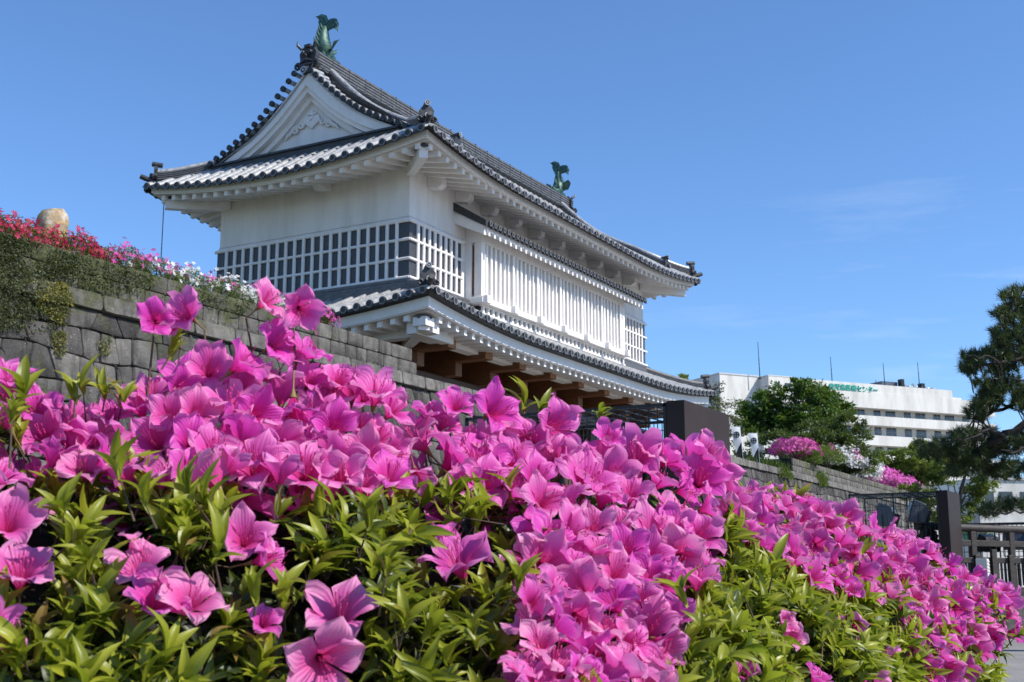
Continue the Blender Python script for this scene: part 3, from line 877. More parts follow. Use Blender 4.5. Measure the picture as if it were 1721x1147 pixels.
# beam ends under the eaves
for x in [1.1 + 1.655 * i for i in range(10)]:
    e = MB(); z = ZC + 1.44
    e.prism([(x - 0.14, 0, z - 0.16), (x - 0.14, -0.40, z - 0.22), (x - 0.14, -0.56, z - 0.12), (x - 0.14, -0.58, z + 0.14), (x - 0.14, 0, z + 0.24)], (0.28, 0, 0))
    e.build('beam_end', 'white_wood', gate, bevel=0.02)
for y in (3.2,):
    e = MB(); z = ZC + 1.50
    e.prism([(0, y - 0.15, z - 0.10), (-0.45, y - 0.15, z - 0.18), (-0.62, y - 0.15, z - 0.06), (-0.62, y - 0.15, z + 0.2), (0, y - 0.15, z + 0.3)], (0, 0.30, 0))
    e.build('beam_end', 'white_wood', gate, bevel=0.02)

# gable ends
def V(e):                 # height of the tile surface at distance e from the ridge line
    return up_prof(OU + YM - abs(e))
def gable(xw, sgn):
    """xw: gable wall plane; sgn -1 for the near (west) end."""
    e = MB()
    ys = [YM + 3.75 * (i / 24 * 2 - 1) for i in range(25)]
    e.prism([(xw, ys[0], ZC + 2.4), (xw, ys[-1], ZC + 2.4)] + [(xw, y, V(y - YM) - 0.16) for y in ys[::-1]], (-sgn * 0.15, 0, 0))
    gw = e.build('gable_wall', 'plaster', uroof)
    def board(xa, xb, t0, t1, lim, name):
        b = MB(); rows = []
        for i in range(49):
            y = YM + lim * (i / 48 * 2 - 1)
            z = V(y - YM)
            dy = 0.01; sl = (V(y - YM + dy) - V(y - YM - dy)) / (2 * dy); k = min(math.sqrt(1 + sl * sl), 1.45)
            if abs(y - YM) < 0.3: k = 1.45
            fl = 0.62 + 0.38 * (1 - abs(y - YM) / lim)
            za, zb = z - t0 * k, z - (t0 + (t1 - t0) * fl) * k
            rows.append([(xa, y, zb), (xa, y, za), (xb, y, za), (xb, y, zb), (xa, y, zb)])
        b.grid(rows); b.build(name, 'white_wood', gw, auto=30)
    s = sgn
    board(xw + s * 0.46, xw + s * 0.30, 0.12, 0.46, 4.1, 'barge_board')
    board(xw + s * 0.36, xw + s * 0.10, 0.28, 0.60, 4.1, 'barge_board')
    board(xw + s * 0.16, xw + s * 0.001, 0.56, 0.76, 3.9, 'gable_moulding')
    board(xw + s * 0.40, xw - s * 0.02, 0.06, 0.14, 4.0, 'verge_soffit')
    # flashing where the skirt roof meets the gable
    f = MB(); f.box(min(xw + s * 0.55, xw), max(xw + s * 0.55, xw), 0.05, GD - 0.05, ZC + 2.45, ZC + 2.80)
    f.box(min(xw + s * 0.62, xw), max(xw + s * 0.62, xw), 0.0, GD, ZC + 2.80, ZC + 2.87)
    f.build('flashing', 'tile_dark', uroof)
    # verge tiles: short round tiles across the verge, one dark disc each
    vt, vd = MB(), MB()
    arc = 0.0; last = None
    ee = np.linspace(0.12, 4.15, 400); acc = 0.05
    for i in range(1, len(ee)):
        acc += math.hypot(ee[i] - ee[i - 1], V(ee[i]) - V(ee[i - 1]))
        if acc >= 0.305:
            acc = 0
            for q in (-1, 1):
                y = YM + q * ee[i]; z = V(ee[i]) + 0.07
                xa, xb = xw + s * 0.66, xw + s * 0.08
                sl = -q * (V(ee[i] - 0.01) - V(ee[i] + 0.01)) / 0.02
                nrm = unit(np.array((0, -sl, 1.0)))
                tan = unit(np.array((0, 1.0, sl)))
                c0 = np.array((xa, y, V(ee[i]))) + nrm * 0.05; c1 = np.array((xb, y, V(ee[i]))) + nrm * 0.10
                one = MB(); one.tube([c0, c1], 0.082, 10); k_ = len(one.f)
                one.tube([c0 + (s * 0.03, 0, 0), c0 - (s * 0.05, 0, 0)], 0.10, 12)
                o = one.build('verge_tile', 'tile', uroof, auto=40); o.data.materials.append(M['disc'])
                for i_ in range(k_, len(o.data.polygons)): o.data.polygons[i_].material_index = 1
    # scroll ornament hung under the apex
    o = MB(); xo = xw + s * 0.07; zt = ZC + 4.10
    def yz(pts): return [(xo, YM + a, zt + b) for a, b in pts]
    heart = []
    for i in range(28):
        t = 2 * PI * i / 28
        heart.append((0.30 * math.sin(t) ** 3 * 1.1, 0.24 * (0.8125 * math.cos(t) - 0.3125 * math.cos(2 * t) - 0.125 * math.cos(3 * t) - 0.0625 * math.cos(4 * t)) - 0.22))
    o.prism([(xo - s * 0.05, YM + a, zt + b) for a, b in heart], (s * 0.07, 0, 0))
    for q in (-1, 1):
        for (cy0, cz0, r0, turns, st) in ((0.17, -0.10, 0.17, 1.3, PI * 0.5), (0.46, -0.26, 0.13, 1.2, PI * 0.9), (0.70, -0.42, 0.10, 1.1, PI * 0.9)):
            pts = []
            for i in range(22):
                t = i / 21
                a = st + t * turns * 2 * PI
                rr = r0 * (1 - 0.75 * t)
                pts.append((xo, YM + q * (cy0 + rr * math.cos(a)), zt + cz0 + rr * math.sin(a)))
            o.tube(pts, [0.048 * (1 - 0.5 * i / 21) for i in range(22)], 6)
        tail = [(0.55, -0.30), (0.75, -0.36), (0.90, -0.50), (1.02, -0.55), (1.12, -0.68)]
        o.tube([(xo, YM + q * a, zt + b) for a, b in tail], [0.09, 0.085, 0.07, 0.06, 0.02], 6)
    o.tube(yz([(0, 0.16), (0, -0.02)]), [0.05, 0.10], 8)
    o.tube([(xo, YM, zt - 0.10), (xo + s * 0.07, YM, zt - 0.10)], [0.10, 0.06], 10)
    o.build('scroll_ornament', 'plaster', gw, auto=50)
gable(-0.02, -1)
gable(GL + 0.02, 1)

# ridges
def stack_sec(w, h, layers):
    L = [(-w / 2, 0)]; R = [(w / 2, 0)]
    for k in range(layers):
        z0 = h * k / layers; z1 = h * (k + 1) / layers
        L += [(-w / 2, z0 + 0.01), (-w / 2, z1 - 0.035), (-w / 2 + 0.03, z1 - 0.035), (-w / 2 + 0.03, z1)]
        R += [(w / 2, z0 + 0.01), (w / 2, z1 - 0.035), (w / 2 - 0.03, z1 - 0.035), (w / 2 - 0.03, z1)]
    top = [(0.10 * math.cos(PI * j / 6), h + 0.09 * math.sin(PI * j / 6)) for j in range(7)]
    return R + top + L[::-1]
def ridge(path, w, h, layers, name='ridge'):
    e = MB(); e.sweep(path, stack_sec(w, h, layers)); o = e.build(name, 'ridge_tile', uroof)
    if name != 'main_ridge':
        k = MB(); k.tube([np.array(p) + (0, 0, h + 0.02) for p in path], 0.10, 10); k.build('sunlit_cap_row', 'tile', o, auto=60)  # paler tube on top, the sunlit stripe put into its colour
    return o
mr = []
for i in range(25):
    t = i / 24; x = -0.30 + (GL + 0.6) * t
    mr.append((x, YM, ZC + 5.50 + 0.07 * (2 * t - 1) ** 2))
main = ridge(mr, 0.46, 0.74, 7, 'main_ridge')
mb = MB()
for i in range(1, 20):
    x = -0.30 + (GL + 0.6) * i / 20
    mb.box(x - 0.012, x + 0.012, YM - 0.236, YM + 0.236, ZC + 5.52, ZC + 6.26)
mb.build('ridge_straps', 'tile_dark', main)

def oni(c, d, size, par, horned=False):
    """Ridge-end tile facing direction d: shouldered plate, boss, round cap tile above."""
    c = np.asarray(c, float); d = np.asarray(d, float); d /= np.linalg.norm(d)
    lat = np.array((-d[1], d[0], 0)); lat /= np.linalg.norm(lat); up = np.array((0, 0, 1.0))
    e = MB()
    prof = [(-0.42, -0.45), (-0.50, -0.30), (-0.36, -0.10), (-0.40, 0.18), (-0.22, 0.42), (0.22, 0.42), (0.40, 0.18), (0.36, -0.10), (0.50, -0.30), (0.42, -0.45)]
    e.prism([c + lat * a * size + up * b * size for a, b in prof], -d * 0.22 * size)
    for q in (-1, 1):
        pts = [c + lat * q * (0.42 + 0.12 * math.cos(t)) * size + up * (-0.34 + 0.12 * math.sin(t)) * size + d * 0.05 * size for t in np.linspace(-PI / 2, PI * 1.2, 9)]
        e.tube(pts, 0.055 * size, 6)
    if horned:
        for q in (-1, 1):
            e.tube([c + lat * q * 0.15 * size + up * 0.18 * size + d * 0.03, c + lat * q * 0.17 * size + up * 0.16 * size + d * 0.14 * size], [0.10 * size, 0.06 * size], 8)
            e.tube([c + lat * q * 0.30 * size + up * 0.36 * size, c + lat * q * 0.42 * size + up * 0.50 * size + d * 0.10, c + lat * q * 0.40 * size + up * 0.66 * size + d * 0.14], [0.07 * size, 0.05 * size, 0.01], 7)
        e.tube([c + up * 0.10 * size + d * 0.02, c + up * -0.03 * size + d * 0.2 * size], [0.05 * size, 0.09 * size], 8)
        e.tube([c - lat * 0.26 * size - up * 0.20 * size + d * 0.05, c - up * 0.16 * size + d * 0.16 * size, c + lat * 0.26 * size - up * 0.20 * size + d * 0.05], 0.05 * size, 7)
        e.tube([c - lat * 0.22 * size - up * 0.34 * size + d * 0.05, c - up * 0.36 * size + d * 0.14 * size, c + lat * 0.22 * size - up * 0.34 * size + d * 0.05], 0.06 * size, 7)
        e.box(c[0] - 0.06, c[0] + 0.06, c[1] - 0.12, c[1] + 0.12, c[2] + 0.38 * size, c[2] + 0.5 * size)
    o = e.build('ridge_end_tile', 'tile_dark', par, auto=35)
    r = MB()
    caps = [] if horned else [(up * 0.56 * size, 0.16)]
    caps.append((up * (-0.20 if not horned else -0.62) * size + d * 0.10 * size, 0.16))
    k = MB()
    for off, rad in caps:
        p = c + off
        k.tube([p + d * 0.14 * size, p - d * 0.5 * size], rad * size, 12)
        ring = []
        for rr in (rad * size * 0.98, rad * size * 0.66):
            ring += [p + d * (0.14 * size + 0.008) + lat * rr * math.cos(2 * PI * j / 14) + up * rr * math.sin(2 * PI * j / 14) for j in range(14)]
        r.add(ring, [(j, (j + 1) % 14, 14 + (j + 1) % 14, 14 + j) for j in range(14)])
        bp = p + d * (0.14 * size + 0.004)
        r.tube([bp, bp + d * 0.015], rad * size * 0.30, 10)
    k.build('cap_tile', 'tile_dark', o, auto=40)
    r.build('disc_rim', 'tile', o)
    return o
oni((-0.42, YM, ZC + 6.02), (-1, 0, 0), 0.86, main, True)
oni((GL + 0.42, YM, ZC + 6.02), (1, 0, 0), 0.86, main, True)
for (xd, q) in ((0.55, -1), (GL - 0.55, -1), (0.55, 1), (GL - 0.55, 1)):
    path = []
    for i in range(19):
        e = 0.22 + (5.20 - 0.22) * i / 18
        path.append((xd, YM + q * e, V(e) + 0.06 + 0.10 * max(0, (e - 4.3) / 0.9) ** 2))
    dr = ridge(path, 0.30, 0.30, 4, 'descending_ridge')
    oni((xd, YM + q * 5.27, V(5.20) + 0.36), (0, q, 0.12), 0.52, dr)
for (cx, cy, sx, sy) in ((0, 0, -1, -1), (RU.x1, 0, 1, -1), (0, RU.y1, -1, 1), (RU.x1, RU.y1, 1, 1)):
    path = []
    for i in range(13):
        t = i / 12; k = -0.2 + (OU - 0.10 + 0.2) * t      # distance outwards along each axis
        s = OU - k
        z = up_prof(max(s, 0)) + RU.lh * max(0, 1 - s / RU.ld) ** 2 * max(0, 1 - s / 3.2)
        path.append((cx + sx * k, cy + sy * k, z + 0.02 + 0.12 * max(0, t - 0.6) ** 2 / 0.16))
    hr_ = ridge(path[:-1], 0.28, 0.26, 4, 'hip_ridge')
    pe = np.array(path[-2])
    oni(pe + (sx * 0.05, sy * 0.05, 0.25), (sx, sy, 0.12), 0.54, hr_)
    c = MB(); pt = np.array(path[-1]); dd = unit(np.array((sx, sy, 0.35)))
    c.tube([pt - dd * 0.25 + (0, 0, 0.02), pt + dd * 0.10 + (0, 0, 0.04), pt + dd * 0.26 + (0, 0, 0.06)], [0.085, 0.09, 0.085], 10)
    c.build('corner_tile', 'tile_dark', hr_, auto=40)

# bronze fish on both ends of the ridge
def fish(cx, sgn):
    e = MB()
    base = np.array((cx, YM, ZC + 6.27))
    I = np.array((sgn, 0, 0.0))                # towards the middle of the ridge
    def pt(a, z, y=0): return base + I * a + np.array((0, y, z))
    body = [(0.46, 0.02), (0.36, 0.10), (0.20, 0.20), (0.06, 0.38), (0.0, 0.60), (0.02, 0.84), (0.07, 1.03), (0.10, 1.14)]
    e.tube([pt(a, z) for a, z in body], [0.12, 0.24, 0.30, 0.31, 0.28, 0.22, 0.16, 0.11], 14, squash=[0.85] * 8)
    # head with open jaw, brow and whiskers facing inwards
    e.tube([pt(0.40, 0.12), pt(0.56, 0.17), pt(0.66, 0.26)], [0.16, 0.12, 0.05], 10)
    e.tube([pt(0.40, 0.03), pt(0.58, 0.04), pt(0.70, 0.08)], [0.14, 0.10, 0.04], 10)
    for q in (-1, 1):
        e.tube([pt(0.34, 0.26, q * 0.16), pt(0.44, 0.34, q * 0.20), pt(0.50, 0.46, q * 0.22)], [0.07, 0.05, 0.01], 7)
        # pectoral fins, fluted and swept back
        fin = [(0.10, 0.18, 0.22), (0.26, 0.50, 0.30), (0.20, 0.62, 0.52), (0.05, 0.52, 0.56), (-0.06, 0.46, 0.50), (-0.02, 0.24, 0.42)]
        e.prism([pt(a, z, q * y) for a, z, y in fin], (0, q * 0.05, 0.02))
        # the two tail lobes: broad fluted crescents
        if q > 0: mid = [(0.0, 1.06), (0.04, 1.24), (0.10, 1.42), (0.22, 1.56), (0.40, 1.62)]
        else: mid = [(0.0, 1.06), (-0.16, 1.20), (-0.32, 1.22), (-0.46, 1.10), (-0.52, 0.90)]
        rows = []; n = 17
        for i in range(n):
            t = i / (n - 1) * (len(mid) - 1); k = min(int(t), len(mid) - 2); f_ = t - k
            cy_ = mid[k][0] * (1 - f_) + mid[k + 1][0] * f_; cz_ = mid[k][1] * (1 - f_) + mid[k + 1][1] * f_
            ty, tz = mid[k + 1][0] - mid[k][0], mid[k + 1][1] - mid[k][1]; L_ = math.hypot(ty, tz); ny, nz_ = -tz / L_, ty / L_
            tt = i / (n - 1); w = 0.09 + 0.11 * math.sin(PI * min(1.0, 0.15 + 0.8 * tt)) - 0.12 * max(0, tt - 0.6) / 0.4
            sec = []
            for j in range(9):
                m_ = j / 8 * 2 - 1; sec.append(pt(0.10 + 0.035 * (1 - m_ * m_) + 0.012 * math.cos(m_ * 14), cz_ + nz_ * w * m_, cy_ + ny * w * m_))
            for j in range(8, -1, -1):
                m_ = j / 8 * 2 - 1; sec.append(pt(0.10 - 0.035 * (1 - m_ * m_) - 0.012 * math.cos(m_ * 14), cz_ + nz_ * w * m_, cy_ + ny * w * m_))
            sec.append(sec[0]); rows.append(sec)
        e.grid(rows)
    # dorsal spines on the outer side
    for (a, z, l) in ((-0.24, 0.34, 0.17), (-0.25, 0.52, 0.18), (-0.21, 0.70, 0.17), (-0.15, 0.88, 0.16), (-0.06, 1.02, 0.14)):
        e.tube([pt(a + 0.06, z), pt(a - l * 0.5, z + l * 0.6), pt(a - l * 0.6, z + l * 1.3)], [0.07, 0.045, 0.008], 6)
    # belly fin
    e.prism([pt(0.24, 0.42, -0.02), pt(0.46, 0.60, -0.02), pt(0.40, 0.76, -0.02), pt(0.16, 0.66, -0.02)], (0, 0.04, 0))
    # wave-shaped plinth
    e.prism([pt(-0.28, -0.06, -0.2), pt(0.72, -0.06, -0.2), pt(0.74, 0.06, -0.2), pt(0.40, 0.10, -0.2), pt(-0.22, 0.14, -0.2)], (0, 0.4, 0))
    e.build('bronze_fish', 'bronze', gate, auto=45)
fish(0.34, 1)
fish(GL - 0.34, -1)

# ---- lower pent roof
OL = 2.42
lo_prof = lambda s: ZC - 3.39 + s * 0.45 + 0.01 * s * s
RL = Ring(0, GL - 0.30, 0, GD - 0.35, OL, lo_prof, ZC - 3.84, 0.47, 7.0, 0.12, 0.23)
tiles, sheet, discs, rims, lips = MB(), MB(), MB(), MB(), MB()
def smL(side):
    L = RL.length(side)
    return lambda a: max(0.0, min(a, L - a, OL - 0.24))
ea = []
for sd in 'SWNE': tiled_slope(RL, sd, smL(sd), 0.455, tiles, sheet, discs, rims, lips, n=6, each=ea if sd in 'SW' else None)
lroof = sheet.build('lower_roof', 'tile_dark', gate, smooth=True)
tiles.build('round_tiles', 'tile', lroof, smooth=True)
for q in ea: eave_disc(q[0], q[1], lroof)
o = discs.build('rear_eave_discs', 'disc', lroof); o['kind'] = 'stuff'; o = rims.build('rear_disc_rims', 'tile_rim', lroof); o['kind'] = 'stuff'; o = lips.build('eave_lips', 'tile_dark', lroof); o['kind'] = 'stuff'
mb = MB()
for sd in 'SNWE': fascia(RL, sd, mb, [(0.23, 0.33, 0.0, 0.30), (0.27, 0.37, -0.03, -0.001)])
mb.build('fascia', 'white_wood', lroof, auto=30)
mb = MB()
for sd in 'SNWE': soffit(RL, sd, mb, OL)
mb.build('soffit', 'plaster', lroof)
mb = MB()
for sd in 'SNWE': eave_shade_board(RL, sd, mb, 0.30)
mb.build('eave_shade_board', 'cap_metal_shade', lroof)
for sd in 'SW':
    for q in rafters(RL, sd, 0.455, 1.7, 0.155, 0.178, 0.62): q.build('eave_rafter', 'white_wood', lroof)
for (cx, cy, sx, sy) in ((0, 0, -1, -1), (RU.x1, 0, 1, -1), (0, RU.y1, -1, 1), (RU.x1, RU.y1, 1, 1)):
    hip_rafter(RL, cx, cy, sx, sy, lroof, tip=0.62, w=0.32, h=0.34)
    path = []
    for i in range(11):
        t = i / 10; k = 0.12 + (OL - 0.22) * t; s = OL - k
        z = lo_prof(max(s, 0)) + RL.lh * max(0, 1 - s / RL.ld) ** 2 * max(0, 1 - s / 3.2)
        path.append((cx + sx * k, cy + sy * k, z + 0.02 + 0.12 * max(0, t - 0.6) ** 2 / 0.16))
    e = MB(); e.sweep(path[:-1], stack_sec(0.28, 0.22, 3)); hr_ = e.build('hip_ridge', 'ridge_tile', lroof)
    pe = np.array(path[-2]); oni(pe + (sx * 0.05, sy * 0.05, 0.25), (sx, sy, 0.12), 0.54, hr_)
    c = MB(); pt_ = np.array(path[-1]); dd = unit(np.array((sx, sy, 0.35)))
    c.tube([pt_ - dd * 0.25 + (0, 0, 0.02), pt_ + dd * 0.10 + (0, 0, 0.04), pt_ + dd * 0.26 + (0, 0, 0.06)], [0.085, 0.09, 0.085], 10)
    c.build('corner_tile', 'tile_dark', hr_, auto=40)
# stacked tile band between wall and lower roof
mb = MB()
for k in range(6):
    t = 0.36 - 0.035 * k + (0.02 if k == 5 else 0); z0 = ZC - 2.50 + 0.103 * k
    for (x0, x1, y0, y1) in ((-t, GL + t, -t, 0.0), (-t, GL + t, GD, GD + t), (-t, 0.0, 0.0, GD), (GL, GL + t, 0.0, GD)):
        mb.box(x0, x1, y0, y1, z0, z0 + 0.080)
    t -= 0.03
    for (x0, x1, y0, y1) in ((-t, GL + t, -t, 0.0), (-t, GL + t, GD, GD + t), (-t, 0.0, 0.0, GD), (GL, GL + t, 0.0, GD)):
        mb.box(x0, x1, y0, y1, z0 + 0.081, z0 + 0.097)
mb.build('tile_band', 'ridge_tile', lroof)

# ---- timber frame below
mb = MB()
mb.box(-1.15, GL + 1.15, -1.15, -0.75, ZC - 3.97, ZC - 3.56)
mb.box(-1.15, -0.75, -0.75, GD + 0.9, ZC - 3.97, ZC - 3.56)
mb.box(GL + 0.75, GL + 1.15, -0.75, GD + 0.9, ZC - 3.97, ZC - 3.56)
mb.build('eave_purlin', 'white_wood', gate, bevel=0.015)
mb = MB()                                    # stepped white corner bracket
mb.box(-1.75, 0.25, -1.5, -1.16, ZC - 4.02, ZC - 3.70)
mb.box(-1.5, -1.16, -1.9, -1.501, ZC - 4.00, ZC - 3.72)
mb.box(-1.95, -1.5, -1.95, -1.5, ZC - 3.86, ZC - 3.6)
mb.build('corner_bracket', 'white_wood', gate, bevel=0.015)
for i in range(-4, 5):
    x = GL / 2 + 2.17 * i
    mb = MB(); mb.box(x - 0.22, x + 0.22, -1.40, GD + 1.4, ZC - 4.11, ZC - 3.63)
    b_ = mb.build('floor_beam', 'timber', gate, bevel=0.02)
    mb = MB(); mb.box(x - 0.215, x + 0.215, -1.412, -1.401, ZC - 4.10, ZC - 3.64)
    mb.build('beam_face', 'timber_end', b_)
    mb = MB(); mb.box(x - 0.19, x + 0.19, -0.30, GD + 0.4, ZC - 4.55, ZC - 4.112)
    mb.build('bracket_beam', 'timber', gate, bevel=0.02)
mb = MB(); mb.box(-3.0, 0.08, 1.6, 2.1, ZC - 4.13, ZC - 3.62); mb.box(-3.0, 0.08, 4.4, 4.9, ZC - 4.13, ZC - 3.62)
mb.build('tie_beam', 'timber', gate, bevel=0.02)
mb = MB(); mb.box(-0.6, GL + 0.6, 0.15, 0.75, ZC - 5.15, ZC - 4.551)
mb.build('lintel_beam', 'timber_dark', gate, bevel=0.02)
mb = MB(); mb.box(-0.74, GL + 0.74, -0.74, GD + 0.8, ZC - 3.625, ZC - 3.575)
mb.build('ceiling_boards', 'timber', gate)
for x in (0.45, 4.7, 7.0, 11.0, 13.3, 17.5):
    for y in (0.45, 6.4):
        mb = MB(); mb.box(x - 0.33, x + 0.33, y - 0.28, y + 0.28, 0.25, ZC - 5.151)
        p_ = mb.build('post', 'timber_dark', gate, bevel=0.02)
        mb = MB(); mb.box(x - 0.5, x + 0.5, y - 0.45, y + 0.45, 0.0, 0.25)
        mb.build('base_stone', 'stone_r', p_, bevel=0.03)
for (x0, x1) in ((0.79, 4.36), (5.04, 6.66), (7.34, 8.98), (9.0, 10.66), (11.34, 12.96), (13.64, 17.16)):  # shut leaves added across the opening to keep it dark inside
    mb = MB(); mb.box(x0, x1, 2.4, 2.6, 0.1, ZC - 4.56)
    d_ = mb.build('door_leaf', 'timber_dark', gate)
    mb = MB()
    x = x0 + 0.12
    while x < x1 - 0.1:
        mb.box(x, x + 0.16, 2.36, 2.399, 0.15, ZC - 4.7); x += 0.30
    mb.build('door_battens', 'timber_dark', d_)
#PART3
# ------------------------------------------------------------------ stone walls
def wall_y(z, ztop, y0=-2.6, batter=0.13):
    return y0 - batter * max(0.0, ztop - z)
def stone_wall(name, label, xa, xb, ledge, ztop, x_lo_end, m, seed, tall_from=None, left_face=False):
    """Two squared courses on a projecting ledge course, irregular fitted blocks below. Blocks are bulged and bevelled."""
    R = random.Random(seed)
    mb = MB(); bk = MB()
    def face(x, z, proud=0.0):
        return np.array((x, wall_y(z, ledge) - proud, z))
    def block(p, depth, bev, tint):
        """p: four corners (x,z) anticlockwise from lower left; depth proud of the joint plane."""
        c = np.mean(p, axis=0)
        ring0 = []; ring1 = []; n = 5
        pts = []
        for i in range(4):
            a = np.array(p[i]); b = np.array(p[(i + 1) % 4])
            for k in range(n):
                q = a + (b - a) * k / n
                q = q + (c - q) * 0.0
                pts.append(q)
        # round the corners a little
        N = len(pts)
        rp = [pts[i] if i % n else pts[i] * 0.76 + pts[i - 1] * 0.12 + pts[(i + 1) % N] * 0.12 for i in range(N)]
        w = max(abs(p[1][0] - p[0][0]), 0.1)
        vs = []
        ins = [0.0, bev * 0.25, bev]
        dep = [-0.06, depth * 0.80, depth]
        wob = [R.uniform(-0.5, 0.5) for _ in range(N)]
        for a, d in zip(ins, dep):
            for i, q in enumerate(rp):
                v = c - q; L = np.linalg.norm(v)
                qq = q + v / L * min(a * (1 + 0.35 * wob[i]), L * 0.6)
                f = face(qq[0], qq[1], d); vs.append(f)
        f = face(c[0], c[1], depth + R.uniform(-0.008, 0.022)); vs.append(f)
        fs = []
        for r in range(2):
            for i in range(N):
                fs.append((r * N + i, r * N + (i + 1) % N, (r + 1) * N + (i + 1) % N, (r + 1) * N + i))
        for i in range(N): fs.append((2 * N + i, 2 * N + (i + 1) % N, 3 * N))
        mb.add(vs, fs, tint)
    g = 0.007
    # upper squared courses
    up0 = xa if tall_from is None else tall_from
    up1 = xb if x_lo_end is None else x_lo_end
    nz = 2; h = (ztop - ledge) / nz
    for k in range(nz):
        z0 = ledge + k * h; z1 = z0 + h
        x = up0 - R.uniform(0, 0.3) if tall_from is None else up0; end = up1 + (0.22 if k == 0 and x_lo_end is not None else 0.0)
        while x < end - 0.05:
            w = R.uniform(0.42, 0.74)
            if end - (x + w) < 0.45: w = end - x
            block([(x + g, z0 + g), (x + w - g, z0 + g), (x + w - g, z1 - g), (x + g, z1 - g)], 0.05, 0.014, R.uniform(0.42, 0.85))
            x += w
    # ledge course, set proud
    lo = ledge - 0.34
    x = xa - 0.2
    while x < xb - 0.05:
        w = R.uniform(0.9, 1.7)
        if xb - (x + w) < 0.6: w = xb - x
        block([(x + g * 0.7, lo + g), (x + w - g * 0.7, lo + g), (x + w - g * 0.7, ledge - g * 0.5), (x + g * 0.7, ledge - g * 0.5)], 0.17, 0.02, R.uniform(0.55, 0.95))
        x += w
    # irregular fitted stones: shared, wandering bed joints
    z = lo; step = 0.25
    def wander(amp):
        ph = [R.uniform(0, 6.28) for _ in range(3)]
        return lambda xx: amp * (math.sin(xx * 0.9 + ph[0]) + 0.7 * math.sin(xx * 2.3 + ph[1]) + 0.5 * math.sin(xx * 4.9 + ph[2]))
    top = lambda xx, z=z: z
    while z > 0.2:
        hh = R.uniform(0.40, 0.58)
        zb = z - hh
        wv = wander(0.055); bot = (lambda xx, zb=zb, wv=wv: zb + wv(xx))
        x = xa - R.uniform(0, 0.5); sk = R.uniform(-0.08, 0.08)
        while x < xb:
            w = R.uniform(0.34, 0.68); nsk = R.uniform(-0.10, 0.10); gg = R.uniform(0.003, 0.012)
            cut = R.uniform(0, 1) < 0.12
            p = [(x - sk + gg, bot(x - sk) + gg), (x + w - nsk - gg, bot(x + w - nsk) + gg), (x + w + nsk - gg, top(x + w + nsk) - gg), (x + sk + gg, top(x + sk) - gg)]
            if xb - x < 1.2 and x + w > xb - 0.3:
                p[1] = (xb - gg, p[1][1]); p[2] = (xb - gg, p[2][1]); w = xb - x + 1
            t = R.uniform(0.05, 0.75) - (0.25 if z > lo - 0.1 else 0)  # first course below the ledge darkened, the ledge's shadow put into its tint
            block(p, R.uniform(0.05, 0.10), R.uniform(0.018, 0.035), max(0, t))
            x += w; sk = nsk
        z = zb; top = bot
    root = thing(name, label, 'stone wall', ((xa + xb) / 2, -2.6, 0))
    w_ = mb.build('stone_facing', m, root, auto=50)
    # solid core behind the facing, which is also the dark of the joints
    yb = 9.5
    c = MB()
    c.prism([(xa, wall_y(0, ledge) + 0.015, 0), (xa, wall_y(ledge, ledge) + 0.015, ledge - 0.004), (xa, yb, ledge - 0.004), (xa, yb, 0)], (xb - xa, 0, 0))
    c.prism([(up0, -2.575, ledge - 0.003), (up0, -2.575, ztop - 0.01), (up0, -2.0, ztop - 0.01), (up0, -2.0, ledge - 0.003)], (up1 - up0, 0, 0))
    c.build('wall_core', 'joint', root)
    return root
LEDGE, WTOP = 6.50, 7.20
stone_wall('stone_wall', 'mossy stone wall running left of the gate under the flowering shrubs', -19.5, -0.1, LEDGE, WTOP, -3.62, M['stone_l'], 3)
stone_wall('stone_wall', 'grey stone wall beyond the gate, below the two banners and white azaleas', 18.25, 60.0, LEDGE, WTOP, None, M['stone_r'], 5, tall_from=30.3)
# end faces of the upper courses
R2 = random.Random(4)
# earth on top of the walls
g = MB(); g.add([(-60, -2.05, WTOP - 0.02), (-3.7, -2.05, WTOP - 0.02), (-3.7, 40, WTOP - 0.02), (-60, 40, WTOP - 0.02)], [(0, 1, 2, 3)])
g.add([(-3.7, -2.05, LEDGE), (-3.7, -2.05, WTOP - 0.02), (-3.7, 40, WTOP - 0.02), (-3.7, 40, LEDGE)], [(0, 1, 2, 3)])
g.add([(30.35, -2.05, WTOP - 0.02), (75, -2.05, WTOP - 0.02), (75, 40, WTOP - 0.02), (30.35, 40, WTOP - 0.02)], [(0, 1, 2, 3)])
g.add([(30.3, -2.0, LEDGE - 0.02), (30.3, -2.0, WTOP - 0.02), (30.35, 40, WTOP - 0.02), (30.35, 40, LEDGE - 0.02)], [(0, 1, 2, 3)])
structure(g.build('terrace_ground', 'soil'))

